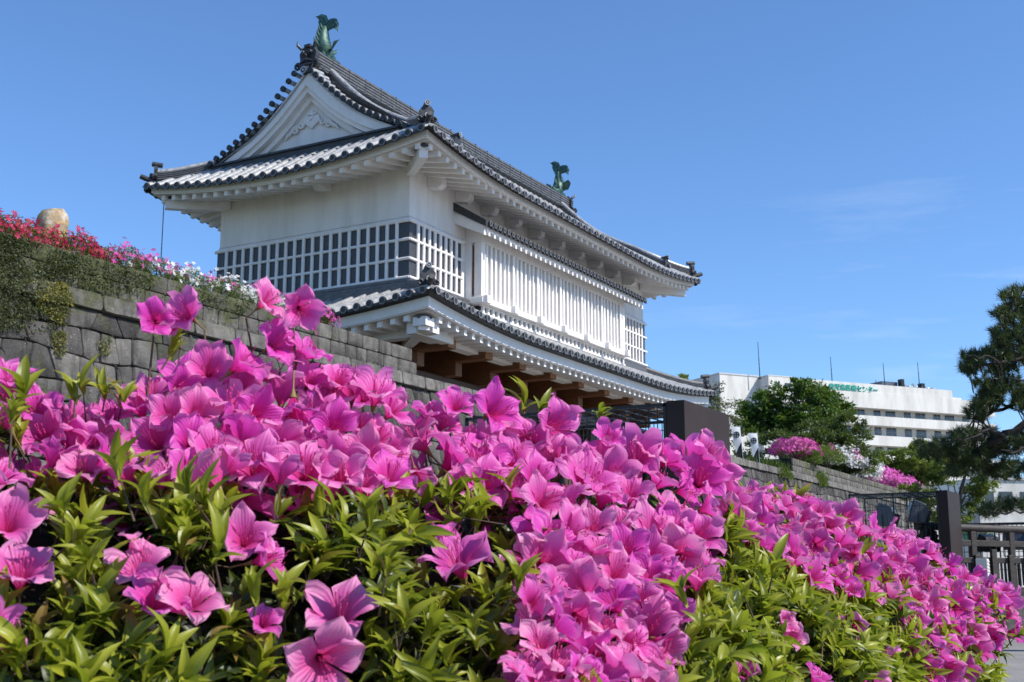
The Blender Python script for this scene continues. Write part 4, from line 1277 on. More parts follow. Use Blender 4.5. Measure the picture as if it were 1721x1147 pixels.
# creeper over the far left of the wall
cr = thing('creeper_plant', 'green and yellow creeper spreading over the far left end of the mossy wall', 'creeper', (-17, -2.7, 0))
def in_poly(u, v, poly):
    inside = np.zeros(u.shape, bool); n = len(poly)
    for i in range(n):
        x0, y0 = poly[i]; x1, y1 = poly[(i + 1) % n]
        c = ((y0 > v) != (y1 > v)) & (u < (x1 - x0) * (v - y0) / (y1 - y0 + 1e-9) + x0)
        inside ^= c
    return inside
def on_wall(u, v):
    # meet the battered face: iterate
    pts = []
    for a, b in zip(u, v):
        y = -2.66
        for _ in range(3):
            p = at_y(a, b, y); y = wall_y(min(p[2], LEDGE), LEDGE) - 0.08
        pts.append(at_y(a, b, y))
    return np.array(pts)
_pc, _pt = [], []
for poly, n, tlo, thi in (([(-60, 385), (60, 398), (160, 432), (260, 462), (330, 488), (430, 512), (400, 530), (300, 500), (225, 492), (150, 485), (110, 480), (60, 470), (-60, 455)], 6000, 0.15, 0.72),
                          ([(-60, 380), (20, 392), (90, 420), (140, 452), (90, 470), (-60, 462)], 2800, 0.0, 0.5),
                          ([(35, 470), (105, 478), (115, 520), (100, 545), (60, 520)], 1500, 0.78, 1.0),
                          ([(-60, 470), (40, 470), (70, 520), (105, 520), (110, 545), (60, 560), (20, 556), (-60, 556)], 3200, 0.05, 0.7),
                          ([(80, 556), (110, 556), (105, 600), (90, 600)], 380, 0.6, 1.0),
                          ([(160, 565), (185, 565), (180, 598), (165, 598)], 150, 0.6, 0.95)):
    us = np.array([p[0] for p in poly]); vs = np.array([p[1] for p in poly])
    u = rng.uniform(us.min(), us.max(), n * 3); v = rng.uniform(vs.min(), vs.max(), n * 3)
    k = in_poly(u, v, poly)
    nz = np.sin(u * 0.06 + 1) + np.sin(v * 0.11 + u * 0.03) + np.sin(u * 0.021 + v * 0.05) + rng.normal(0, 0.9, u.shape)
    k &= nz > -0.9
    u, v = u[k][:n], v[k][:n]
    _pc.append(on_wall(u, v)); _pt.append(np.clip(rng.uniform(tlo, thi, len(u)) + 0.12 * np.sin(u * 0.09) * np.cos(v * 0.13), 0, 1))
pc = np.concatenate(_pc); pt = np.concatenate(_pt)
_k = pc[:, 2] < WTOP + 0.03; pc = pc[_k]; pt = pt[_k]
pc[:, 1] -= rng.uniform(0.0, 0.07, len(pc)) + np.where((pc[:, 2] < LEDGE + 0.03) & (pc[:, 2] > LEDGE - 0.40), 0.11, 0.0)
ax = unit(np.stack([rng.normal(0, 1, len(pc)), rng.uniform(-1.0, -0.1, len(pc)), rng.normal(-0.3, 0.8, len(pc))], -1))
leaf_cloud('foliage', pc, ax, rng.uniform(0.026, 0.060, len(pc)), pt, 'ivy_leaf', cr, 1.3)
mb = MB()
for i in range(40):
    k = rng.integers(0, len(pc)); p = pc[k]; path = [p]
    for j in range(6): path.append(path[-1] + np.array((rng.normal(0, 0.12), 0.0, rng.uniform(-0.2, 0.02))))
    path = [np.array((q[0], wall_y(min(q[2], LEDGE), LEDGE) - 0.07, q[2])) for q in path]
    mb.tube(path, [0.012] * 7, 4)
mb.build('stem', 'bark', cr)

# ------------------------------------------------------------------ flowering shrubs on top of the walls
def ellipsoid_points(n, c, r, shell=0.55, lower=-0.35):
    d = unit(rng.normal(size=(n * 2, 3))); d = d[d[:, 2] > lower][:n]
    k = 1 - shell * rng.random(len(d)) ** 2.2
    lump = 1 + 0.13 * np.sin(d[:, 0] * 5 + c[0]) * np.sin(d[:, 1] * 6 + c[1] * 2) + 0.10 * np.sin(d[:, 2] * 9 + c[0] * 3)
    return np.asarray(c) + d * (k * lump)[:, None] * np.asarray(r), d
def shrub(label, c, r, nleaf, blooms, name='azalea_bush', cat='azalea bush', leaf='bush_leaf', lsize=(0.03, 0.06), fsize=(0.046, 0.072), group=None):
    root = thing(name, label, cat, (c[0], c[1], c[2] - r[2] * 0.6), group)
    p, d = ellipsoid_points(nleaf, c, r)
    ax = unit(d * 0.7 + rng.normal(0, 0.6, d.shape) + np.array((0, 0, 0.3)))
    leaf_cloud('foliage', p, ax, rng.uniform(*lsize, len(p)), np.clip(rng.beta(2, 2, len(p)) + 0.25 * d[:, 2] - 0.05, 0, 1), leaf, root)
    for (m, n, zmin, fn) in blooms:
        p, d = ellipsoid_points(int(n * 2.2), c, np.asarray(r) * 1.03, 0.12, zmin)
        if fn is not None:
            k = fn(d); p, d = p[k], d[k]
        p, d = p[:n], d[:n]
        p = p + np.array((0, 0, 0.02))
        # blooms sit in trusses of three to five
        reps = rng.integers(3, 7, len(p)); q = np.repeat(p, reps, 0); dd = np.repeat(d, reps, 0)
        q = q + rng.normal(0, fsize[1] * 0.9, q.shape)
        bloom_cloud('blossoms', q, unit(dd + rng.normal(0, 0.45, dd.shape) + np.array((-0.2, -0.3, 0.2))), rng.uniform(*fsize, len(q)), rng.random(len(q)), m, root)
    mb = MB()
    for i in range(5):
        a = rng.uniform(0, 6.28)
        mb.tube([(c[0], c[1], c[2] - r[2] * 0.7), (c[0] + 0.3 * r[0] * math.cos(a), c[1] + 0.3 * r[1] * math.sin(a), c[2] - 0.1 * r[2]), (c[0] + 0.7 * r[0] * math.cos(a), c[1] + 0.7 * r[1] * math.sin(a), c[2] + 0.4 * r[2])], [0.03, 0.022, 0.01], 5)
    mb.build('branches', 'bark', root)
    return root
def top_at(u, v, y): return at_y(u, v, y)
LW = [  # u, v of the bush centre, radius in metres, flowers
    (-25, 385, (0.85, 0.7, 0.50), 'crimson azalea bush at the left end of the wall top', [('bloom_red', 115, -0.35, None)]),
    (40, 398, (0.75, 0.6, 0.42), 'crimson azalea bush on the wall just left of the standing stone', [('bloom_red', 120, -0.35, None)]),
    (120, 412, (0.62, 0.5, 0.38), 'crimson azalea bush on the wall below the standing stone', [('bloom_red', 115, -0.35, None)]),
    (160, 425, (0.40, 0.4, 0.34), 'small crimson and magenta azalea bush beside the leafy mixed one on the wall', [('bloom_red', 20, -0.2, None), ('bloom_magenta', 12, -0.2, None)]),
    (205, 432, (0.62, 0.5, 0.40), 'mostly leafy azalea bush with mauve and a few white flowers on the left wall', [('bloom_magenta', 26, 0.1, None), ('bloom_white', 8, 0, None)]),
    (262, 450, (0.62, 0.5, 0.40), 'leafy azalea bush with white and mauve flowers where the thin cable hangs', [('bloom_magenta', 13, 0.0, None), ('bloom_white', 16, 0, None)]),
    (318, 466, (0.62, 0.5, 0.38), 'azalea bush with magenta and white flowers in the middle of the wall top', [('bloom_magenta', 18, 0.0, None), ('bloom_white', 20, 0, None)]),
    (372, 480, (0.60, 0.5, 0.38), 'azalea bush crowned with white flowers below the left corner of the lattice', [('bloom_white', 34, 0.15, None), ('bloom_magenta', 5, 0, None)]),
    (428, 494, (0.60, 0.5, 0.36), 'white and pale pink azalea bush in front of the dark lattice', [('bloom_white', 40, 0.05, None), ('bloom_pink', 8, 0, None)]),
    (490, 510, (0.55, 0.5, 0.34), 'white azalea bush in front of the lattice at the right of its row', [('bloom_white', 30, 0.1, None)]),
    (540, 525, (0.30, 0.35, 0.30), 'small deep magenta azalea bush at the right end of the wall top', [('bloom_magenta', 26, -0.1, None)]),
]
for (u, v, r, lab, bl) in LW:
    p = at_y(u, v + 19, -1.95)
    shrub(lab, (p[0], p[1], p[2]), r, int(2600 * r[0] * r[2] / 0.25), bl, group='azalea bushes along the left wall top')
RW = [
    (1338, 757, (1.9, 1.0, 0.62), 'mauve azalea bush at the near end of the far wall top', [('bloom_magenta', 240, -0.1, None)], 0.45),
    (1388, 768, (1.5, 1.0, 0.70), 'round green azalea bush with hardly any flowers on the far wall top', [('bloom_magenta', 8, 0, None)], 0.8),
    (1423, 774, (2.5, 1.1, 0.82), 'white azalea bush flecked with pink on the far wall top', [('bloom_white', 420, -0.35, None), ('bloom_magenta', 50, -0.3, None)], 0.5),
    (1446, 787, (2.3, 1.1, 0.78), 'pure white azalea bush on the far wall top', [('bloom_white', 560, -0.4, None)], 0.5),
    (1478, 803, (2.2, 1.1, 0.68), 'bright pink azalea bush right of the white ones on the far wall', [('bloom_pink', 420, -0.4, None)], 0.4),
    (1512, 813, (2.2, 1.1, 0.55), 'low bright pink azalea bush at the far right end of the wall top', [('bloom_pink', 280, -0.3, None)], 0.4),
]
for (u, v, r, lab, bl, k) in RW:
    p = at_y(u, v + 4, -1.7)
    shrub(lab, p, r, int(4200 * k), bl, group='azalea bushes along the far wall top', lsize=(0.07, 0.13), fsize=(0.075, 0.115))
# grass tuft on the lower part of the far wall
gr = MB()
NG = 5000
gx = rng.uniform(22, 30.2, NG); gy = rng.uniform(-2.45, 0.5, NG)
gz = LEDGE + 0.02 + np.where(gx > 25, 0.10, 0.0)
pos = np.stack([gx, gy, np.full(NG, LEDGE)], -1)
ax = unit(np.stack([rng.normal(0, 0.35, NG), rng.normal(0, 0.35, NG), np.ones(NG)], -1))
o = leaf_cloud('grass', pos, ax, rng.uniform(0.15, 0.62, NG) * np.where(gx > 25.5, 1, 0.4), rng.random(NG), 'grass', None, 0.16)
tag(o, 'long green grass on top of the lower part of the far wall', 'grass', kind='stuff')
for (u, v, r, lab) in ((1318, 800, (0.9, 0.3, 0.35), 'small fern-green weed clump hanging from the far wall below the grass'), (1370, 775, (0.7, 0.3, 0.5), 'weed clump spilling over the top edge of the far wall under the green bush'), (1380, 812, (0.8, 0.25, 0.5), 'weed clump growing out of the far wall joints lower down')):
    p = at_y(u, v, -2.75)
    shrub(lab, p, r, 700, [], name='weed_clump', cat='weeds', leaf='grass', lsize=(0.08, 0.2))

# standing stone with ochre lichen
mb = MB()
p = at_y(84, 406, -0.6); w = 0.62
rows = []
for k in range(11):
    t = k / 10; ring = []
    for j in range(18):
        a = 2 * PI * j / 18
        wx = w / 2 * (1.0 - 0.06 * t if t < 0.72 else (1.0 - 0.06 * t) * math.sqrt(max(0.0, 1 - ((t - 0.72) / 0.33) ** 2)) ** 0.7)
        wob = 1 + 0.06 * math.sin(3 * a + t * 4) + 0.045 * math.sin(5 * a - t * 7) + 0.03 * math.sin(9 * a + 11 * t) + 0.02 * math.sin(13 * a - 17 * t)
        ca, sa = math.cos(a), math.sin(a)
        ring.append((p[0] + wx * wob * math.copysign(abs(ca) ** 0.7, ca), p[1] + 0.30 * wob * wx / (w / 2) * math.copysign(abs(sa) ** 0.7, sa), p[2] - 0.55 + 1.22 * t + (0.05 * ca if t > 0.5 else 0)))
    ring.append(ring[0]); rows.append(ring)
mb.grid(rows)
mb.add([rows[-1][j] for j in range(18)], [tuple(range(18))])
o = mb.build('standing_stone', 'boulder', None, smooth=True)
tag(o, 'rounded standing stone with ochre lichen among the crimson azaleas', 'stone')

# lightning cable from the far left eave corner
mb = MB()
pa = at_y(276, 332, 9.3); pb = at_y(270.5, 440, 9.3)
mb.tube([pa, (pa + pb) / 2, pb - np.array((0, 0, 0.8))], 0.016, 6)
mb.tube([pa - np.array((0, 0, 0.1)), pa + np.array((0, 0, 0.12))], 0.03, 6)
tag(mb.build('lightning_cable', 'black_metal', None), 'thin dark lightning cable hanging from the left eave corner', 'cable')

# ------------------------------------------------------------------ banners on the far wall
def banner(u, v0, v1, label, lean):
    y = -2.45
    b = at_y(u, v1, y); t = at_y(u, v0, y)
    H = t[2] - LEDGE
    root = thing('banner', label, 'banner', (b[0], y, LEDGE), 'white and black banners on the far wall')
    base = np.array((b[0], y, LEDGE))
    rt = np.array((RT[0], RT[1], 0)); rt /= np.linalg.norm(rt)
    top = base + np.array((0, 0, H)) - rt * lean
    m = MB(); m.tube([base, base + (top - base) * 0.5, top], 0.014, 7)
    m.tube([top - (top - base) * 0.04 + rt * 0.05, top - (top - base) * 0.04 - rt * 0.44], 0.009, 6)
    m.build('pole', 'silver', root)
    nrm = np.cross(rt, (0, 0, 1.0))
    if np.dot(nrm, CAM - base) < 0: nrm = -nrm
    def q(a, s):      # a: distance left of the pole, s: 0 at the top .. 1 at the foot
        o_ = top + (base - top) * (0.045 + 0.93 * s)
        return o_ - rt * a + nrm * (0.03 * math.sin(4 * s + 5 * a) + 0.01)
    W0 = 0.42
    wl_ = lambda s: W0 * (1 - 0.42 * s) if s < 0.8 else W0 * (1 - 0.42 * 0.8) * (1 - (s - 0.8) * 1.2)
    cut = lambda s: np.clip((s - 0.46) / 0.34, 0, 1)     # white narrows towards the left edge
    def cloth(name, f0, f1, s0, s1, mt, off, par):
        mm = MB(); rows = []
        for i in range(13):
            s = s0 + (s1 - s0) * i / 12
            rows.append([q(f0(s) + (f1(s) - f0(s)) * j / 4, s) + nrm * off for j in range(5)])
        mm.grid(rows)
        ob = mm.build(name, mt, par)
        md = ob.modifiers.new('thickness', 'SOLIDIFY'); md.thickness = 0.006
        return ob
    wc = cloth('white_cloth', lambda s: wl_(s) * cut(s), lambda s: wl_(s), 0.0, 0.80, 'white_cloth', 0.0, root)
    cloth('black_cloth', lambda s: 0.0, lambda s: wl_(s) * cut(s), 0.46, 1.0, 'black_cloth', 0.0, root)
    # ring and cross emblem
    e = MB(); c = q(W0 * 0.46, 0.24) + nrm * 0.014; zz = np.array((0, 0, 1.0)); rr = 0.125
    ring = [c + (rt * math.cos(2 * PI * j / 24) + zz * math.sin(2 * PI * j / 24)) * rr for j in range(25)]
    e.tube(ring, 0.019, 6, cap=False)
    for (da, db) in ((rt, zz), (zz, rt)):
        e.obox(c, da * rr * 0.96, db * 0.021, nrm * 0.006)
    e.build('emblem', 'black_cloth', wc)
banner(1249, 716, 773, 'white and black banner with ring emblem, the left of the two', 0.10)
banner(1277, 727, 779, 'white and black banner with ring emblem, the right of the two', 0.08)

# ------------------------------------------------------------------ floodlight enclosures
def enclosure(label, u, v, zt, width, thick, depth, group):
    c = at_z(u, v, zt); x0, y0 = c[0], c[1]
    root = thing('floodlight_cage', label, 'floodlight cage', (x0 + width / 2, y0 + depth / 2, 0), group)
    m = MB(); m.box(x0, x0 + width, y0, y0 + thick, 0, zt)
    m.build('end_panel', 'steel_brown', root, bevel=0.006)
    ya, yb = y0 + thick, y0 + depth
    fr = MB(); s = 0.016
    for x in (x0 + s, x0 + width - s):
        for y in (ya + 0.02, (ya + yb) / 2, yb): fr.box(x - s, x + s, y - s, y + s, 0, zt - 0.05)
        fr.box(x - s, x + s, ya, yb, zt - 0.05, zt - 0.018)
        fr.box(x - s, x + s, ya, yb, 0.2, 0.23)
    for y in (ya + 0.02, (ya + yb) / 2, yb): fr.box(x0, x0 + width, y - s, y + s, zt - 0.052, zt - 0.02)
    fr.build('frame', 'black_metal', root)
    me = MB(); r = 0.0042
    n = int(depth / 0.105)
    for i in range(1, n):
        y = ya + (yb - ya) * i / n
        for x in (x0 + 0.004, x0 + width - 0.004): me.box(x - r, x + r, y - r, y + r, 0.2, zt - 0.03)
        if i % 2 == 0: me.box(x0, x0 + width, y - r, y + r, zt - 0.03, zt - 0.015)
    for z in np.arange(0.6, zt - 0.1, 0.42):
        for x in (x0 + 0.004, x0 + width - 0.004): me.box(x - r, x + r, ya, yb, z - r, z + r)
    for i in range(1, 5): me.box(x0 + width * i / 5 - r, x0 + width * i / 5 + r, ya, yb, zt - 0.026, zt - 0.012)
    me.build('mesh_bars', 'black_metal', root)
    return root, x0, y0
def floodlight(c, ang, label, tone='grey_housing', sc_=1.0, louvre=False, group='floodlights in the cages'):
    c = np.asarray(c, float)
    root = thing('floodlight', label, 'floodlight', c, group)
    ca, sa = math.cos(ang), math.sin(ang)
    f = np.array((ca, sa, 0.35)); f /= np.linalg.norm(f)
    l = np.array((-sa, ca, 0)); uq = np.cross(f, l)
    if uq[2] < 0: uq = -uq
    m = MB(); b = c + np.array((0, 0, 0.36)) * sc_
    prof = [(-0.20, -0.16), (0.12, -0.24), (0.14, 0.24), (-0.10, 0.22), (-0.22, 0.08)]
    m.prism([b - l * 0.27 * sc_ + f * x * sc_ + uq * z * sc_ for x, z in prof], l * 0.54 * sc_)
    h = m.build('housing', tone, root, bevel=0.02)
    m = MB(); m.obox(b + f * 0.145 * sc_, l * 0.25 * sc_, uq * 0.21 * sc_, f * 0.012 * sc_); m.build('lens', 'glass', h)
    m = MB()
    for k in range(6): m.obox(b - l * (0.2 - 0.08 * k) * sc_ - f * 0.22 * sc_, l * 0.008, uq * 0.12 * sc_, f * 0.05 * sc_)
    m.build('cooling_fins', 'silver' if louvre else 'black_metal', h)
    m = MB()
    for q in (-1, 1): m.beam(c + l * 0.30 * q * sc_, b + l * 0.30 * q * sc_ + np.array((0, 0, 0.02)), 0.04 * sc_, 0.02 * sc_)
    m.beam(c - l * 0.30 * sc_, c + l * 0.30 * sc_, 0.05 * sc_, 0.02); m.tube([c - np.array((0, 0, 0.02)), c - np.array((0, 0, c[2]))], 0.03, 8)
    m.build('bracket', 'black_metal', root)
e1, ex, ey = enclosure('large black floodlight cage with brown panel in front of the gate', 1150, 672, 3.0, 1.34, 0.20, 2.6, 'black floodlight cages')
floodlight((ex + 0.5, ey + 0.70, 2.45), math.radians(70), 'floodlight with pale louvres beside the brown panel in the near cage', 'black_metal', 0.55, True)
floodlight((ex + 0.6, ey + 1.15, 2.25), math.radians(70), 'low floodlight half hidden by blossoms in the near cage', 'black_metal', 0.5, True)
e2, ex, ey = enclosure('smaller looking floodlight cage with brown panel at the end of the bridge', 1592, 824, 3.0, 1.36, 0.19, 2.0, 'black floodlight cages')
floodlight((ex + 0.5, ey + 0.75, 2.22), math.radians(110), 'dark square floodlight next to the brown post in the second cage', 'grey_housing', 1.0)
floodlight((ex + 0.5, ey + 1.40, 2.15), math.radians(95), 'blue grey rounded floodlight on the left in the second cage', 'grey_housing', 1.05)
floodlight((ex + 0.7, ey + 0.6, 1.85), math.radians(120), 'small black floodlight low in the second cage', 'black_metal', 0.7)

# ------------------------------------------------------------------ bridge with wooden railing, at the right
ab = at_d(1700, 1079, 23.0)
hd = unit(np.array((RT[0] * 0.98 + 0.855 * 0.22, RT[1] * 0.98 + 0.4825 * 0.22, 0)))    # direction of the near railing
nn = np.array((-hd[1], hd[0], 0))
def rp(a, z, off=0.0): return ab0 + hd * a + nn * off + np.array((0, 0, z))
ab0 = np.array((at_d(1612, 985, 26.0)[0], at_d(1612, 985, 26.0)[1], 0.0))
rail = thing('bridge_railing', 'dark weathered wooden bridge railing with slats at the right edge', 'railing', ab0)
ZD = 1.08
m = MB(); m.tube([rp(-0.9, 2.34), rp(0, 2.30), rp(3, 2.23), rp(9, 2.1)], 0.085, 10); m.build('hand_rail', 'rail_wood', rail, auto=60)
m = MB(); m.beam(rp(-0.9, 1.99), rp(9, 1.84), 0.10, 0.13); m.build('middle_rail', 'rail_wood', rail, bevel=0.01)
m = MB(); m.beam(rp(-0.9, 1.62, -0.05), rp(9, 1.55, -0.05), 0.07, 0.12); m.build('slat_rail', 'rail_wood', rail, bevel=0.01)
for i, a in enumerate(np.arange(-0.53, 9, 0.92)):
    m = MB(); m.obox(rp(a, (ZD + 2.28) / 2 - 0.06), hd * 0.06, nn * 0.06, (0, 0, (2.28 - ZD) / 2)); m.build('rail_post', 'rail_wood', rail, bevel=0.01)
for i, a in enumerate(np.arange(-0.8, 9, 0.40)):
    m = MB(); hh = 1.84 if i % 2 == 0 else 1.72
    m.obox(rp(a, (ZD + hh) / 2, -0.10), hd * (0.05 if i % 2 else 0.06), nn * 0.045, (0, 0, (hh - ZD) / 2)); m.build('slat_post', 'rail_wood', rail, bevel=0.008)
m = MB()
for a in np.arange(-0.85, 9, 0.085): m.obox(rp(a, ZD + 0.28, -0.03), hd * 0.022, nn * 0.012, (0, 0, 0.28))
m.build('slats', 'rail_wood', rail)
dk = MB(); dk.prism([rp(-1.0, ZD - 0.02, -0.22), rp(12, ZD - 0.12, -0.22), rp(12, ZD - 0.12, 5.0), rp(-1.0, ZD - 0.02, 5.0)], (0, 0, -0.16))
structure(dk.build('bridge_deck', 'rail_wood'))
ap = MB()
ap.prism([rp(-0.3, 0, -0.30), rp(-0.3, ZD - 0.19, -0.30), rp(2.6, ZD - 0.22, -0.30), rp(2.6, 0, -0.30)], nn * 4.5)
o = ap.build('bridge_abutment', 'stone_r', None, bevel=0.06)
tag(o, 'rough grey stone abutment under the end of the wooden bridge', 'abutment')
m = MB(); c = at_d(1651, 944, 23.0)
m.box(c[0] - 0.12, c[0] + 0.12, c[1] - 0.10, c[1] + 0.10, 0.9, c[2] + 0.05)
m.box(c[0] - 0.05, c[0] + 0.05, c[1] - 0.05, c[1] + 0.05, 0.0, 0.9)
for k in range(4): m.box(c[0] - 0.10, c[0] + 0.10, c[1] - 0.112, c[1] - 0.101, c[2] - 0.20 + 0.06 * k, c[2] - 0.17 + 0.06 * k)
o = m.build('utility_cabinet', 'ac_white', None, bevel=0.015); tag(o, 'small cream utility cabinet in front of the wooden railing', 'cabinet')
e3, ex, ey = enclosure('black floodlight cage above the bridge railing at the right edge', 1745, 876, 2.55, 0.7, 0.06, 1.9, 'black floodlight cages')
floodlight((ex + 0.30, ey + 0.55, 1.75), math.radians(200), 'tilted dark floodlight in the cage at the right edge', 'grey_housing', 1.0)
floodlight((ex + 0.30, ey + 1.2, 1.72), math.radians(60), 'second dark floodlight in the cage at the right edge, left of the tilted one', 'black_metal', 0.9)
#PART4
# ------------------------------------------------------------------ distant white hospital and its low annexe
FH = unit(np.array((FW[0], FW[1], 0.0))); RH = unit(np.array((RT[0], RT[1], 0.0)))
E1 = unit(RH * 2.25 + FH)                      # along the long front, away to the right
EN = np.array((E1[1], -E1[0], 0.0))            # outwards from the front
if np.dot(EN, FH) > 0: EN = -EN
O0 = at_d(1325, 976, 215.0); O0[2] = 0
def fa(u):          # distance along the front of the point seen at column u (front plane)
    r = RT * ((u - 860.5) / FPX) + FW; r = np.array((r[0], r[1], 0))
    A = np.array(((E1[0], -r[0]), (E1[1], -r[1]))); s = np.linalg.solve(A, (CAM - O0)[:2]); return s[0]
def fz(u, v, off=0.0):
    P_ = O0 + EN * off; r = ray(u, v); t = np.dot((P_ - CAM), EN) / np.dot(r, EN); return (CAM + r * t)[2]
def fp(a, off, z): return O0 + E1 * a + EN * off + np.array((0, 0, z))
def fbox(mb, a0, a1, o0, o1, z0, z1):
    mb.obox(fp((a0 + a1) / 2, (o0 + o1) / 2, (z0 + z1) / 2), E1 * (a1 - a0) / 2, EN * (o1 - o0) / 2, (0, 0, (z1 - z0) / 2))
hosp = thing('hospital', 'large white hospital block with balcony bands and green lettering behind the trees', 'building', fp(15, -10, 0))
ZR = fz(1460, 645.5)
aL, aR = fa(1289), fa(1662)
z1t, z1b = fz(1500, 702), fz(1500, 717)
zb = [(fz(1460, 645.5), fz(1460, 686)), (fz(1460, 699), fz(1460, 714.5)), (fz(1460, 731.5), fz(1460, 748)), (fz(1460, 763), fz(1460, 779)), (fz(1460, 794), fz(1460, 811)), (fz(1460, 826), 0)]
mb = MB(); fbox(mb, aL, fa(1594), -14, -2.2, 0, ZR - 0.2); fbox(mb, fa(1594), aR, -14, -2.2, 0, zb[0][1] + 2.0)
body = mb.build('wall', 'concrete_in', hosp)
mb = MB()
fbox(mb, aL, fa(1594), -2.2, 0.0, zb[0][1] + 2.9, ZR)
fbox(mb, fa(1594) + 0.02, fa(1614), -4, -0.8, zb[0][1] + 2.9, ZR - 1.2)
fbox(mb, aL, aR, -2.2, 0.15, zb[0][1], zb[0][1] + 2.86)
mb.build('upper_parapet', 'concrete', hosp)
for (t, b) in zb[1:]:
    mb = MB(); fbox(mb, fa(1330), aR, -2.2, 0.15, b, t); mb.build('balcony_parapet', 'concrete', hosp)
mb = MB(); fbox(mb, aL, fa(1614), 0.0, 0.03, zb[0][1] + 2.865, zb[0][1] + 2.895)
mb.build('joint_line', 'glass_frame', hosp)
for f in range(4):
    zt_, zbm = zb[f][1], zb[f + 1][0]
    u = 1340; k = 0
    a = fa(1345)
    while a < aR - 2:
        wd = 1.15 if k % 2 == 0 else 0.80
        mb = MB(); fbox(mb, a - wd, a + wd, -2.2, -2.12, zbm - 0.5, zt_ - 0.04)
        w_ = mb.build('window', 'glass', hosp)
        mb = MB(); fbox(mb, a - 0.05, a + 0.05, -2.119, -2.07, zbm - 0.5, zt_ - 0.05); fbox(mb, a - wd, a + wd, -2.119, -2.07, zt_ - 0.95, zt_ - 0.87)
        mb.build('window_bar', 'glass_frame', w_)
        a += 4.1 if k % 2 == 0 else 3.2
        k += 1
for (u, v0, v1, w) in ((1303, 642, 652, 0.55), (1320, 644, 655, 0.55), (1328, 645, 655, 0.45)):
    mb = MB(); a = fa(u); fbox(mb, a - w, a + w, 0.0, 0.05, fz(u, v1), fz(u, v0)); mb.build('window', 'glass', hosp)
for (u0, u1, v) in ((1528, 1534, 671.5), (1536, 1544, 672), (1548, 1556, 673), (1562, 1580, 674.5), (1584, 1592, 676.5)):
    mb = MB(); fbox(mb, fa(u0), fa(u1), 0.0, 0.06, fz(u0, v + 2), fz(u0, v - 2)); mb.build('window', 'glass', hosp)
# lower wing at the left, its end wall turned away from the sun
mb = MB(); fbox(mb, fa(1233) - 1.2, fa(1289) - 0.02, -16, -3.0, 0, fz(1237, 631, -3.0))
mb.build('wing_wall', 'concrete', hosp)
mb = MB(); fbox(mb, fa(1233) - 1.35, fa(1289) - 0.02, -16.1, -2.9, fz(1237, 631, -3.0) + 0.01, fz(1237, 631, -3.0) + 0.25); fbox(mb, aL - 0.1, fa(1330), -14, 0.05, ZR + 0.01, ZR + 0.2)
mb.build('coping', 'concrete_in', hosp)
# roof plant
mb = MB(); fbox(mb, fa(1493), fa(1519), -8, -2.5, ZR, ZR + 1.25)
mb.build('roof_plant_room', 'grey_housing', hosp)
rr = random.Random(9)
for i in range(9):
    mb = MB(); u = 1522 + i * 6.3; a = fa(u); hgt = rr.uniform(0.7, 1.35) * (1 - 0.05 * i)
    if i % 3 == 2:
        fbox(mb, a - 0.3, a + 0.3, -2.0, -1.2, ZR, ZR + hgt * 0.8)
    else:
        mb.tube([fp(a - 0.25, -1.8, ZR), fp(a - 0.22, -1.8, ZR + hgt * 0.8), fp(a, -1.8, ZR + hgt), fp(a + 0.22, -1.8, ZR + hgt * 0.75), fp(a + 0.24, -1.8, ZR + 0.1)], 0.14, 7)
    mb.build('roof_duct', 'silver' if i % 3 else 'glass_frame', hosp, auto=40)
mb = MB(); fbox(mb, fa(1518), fa(1523), -2.2, -1.2, ZR, ZR + 1.7); fbox(mb, fa(1551), fa(1557), -2.2, -1.2, ZR, ZR + 1.2); mb.build('roof_fan', 'black_metal', hosp)
for (u, v0) in ((1283, 576), (1404, 601), (1492, 611), (1550, 610), (1478, 639)):
    mb = MB(); a = fa(u); mb.tube([fp(a, -1.5, ZR - 0.3), fp(a - 0.15, -1.5, fz(u, v0, -1.5))], [0.10, 0.05], 6); mb.build('lightning_rod', 'black_metal', hosp)
# green lettering on the parapet
cu = bpy.data.curves.new('sign_lettering', 'FONT')
cu.body = "鹿児島医療センター"
cu.extrude = 0.08
cu.size = 1.0
to = bpy.data.objects.new('sign_lettering', cu); COL.objects.link(to)
cu.materials.append(M['sign_green'])
bpy.context.view_layer.update()
_tm = bpy.data.meshes.new_from_object(to.evaluated_get(bpy.context.evaluated_depsgraph_get()))
bpy.data.objects.remove(to); to = bpy.data.objects.new('sign_lettering', _tm); COL.objects.link(to)
bpy.context.view_layer.update()
wdt = max(to.dimensions.x, 0.1); a0_, a1_ = fa(1389), fa(1470)
sc_ = (a1_ - a0_) / wdt
zt0 = fz(1389, 653.5)
Mx = Matrix(((E1[0] * sc_, 0, EN[0] * sc_, 0), (E1[1] * sc_, 0, EN[1] * sc_, 0), (0, sc_, 0, 0), (0, 0, 0, 1)))
loc_ = fp(a0_, 0.12, zt0)
to.parent = hosp; to.matrix_parent_inverse = Matrix.Translation(hosp.location).inverted()
bpy.context.view_layer.update()
Mx.translation = Vector(loc_)
to.matrix_basis = Mx

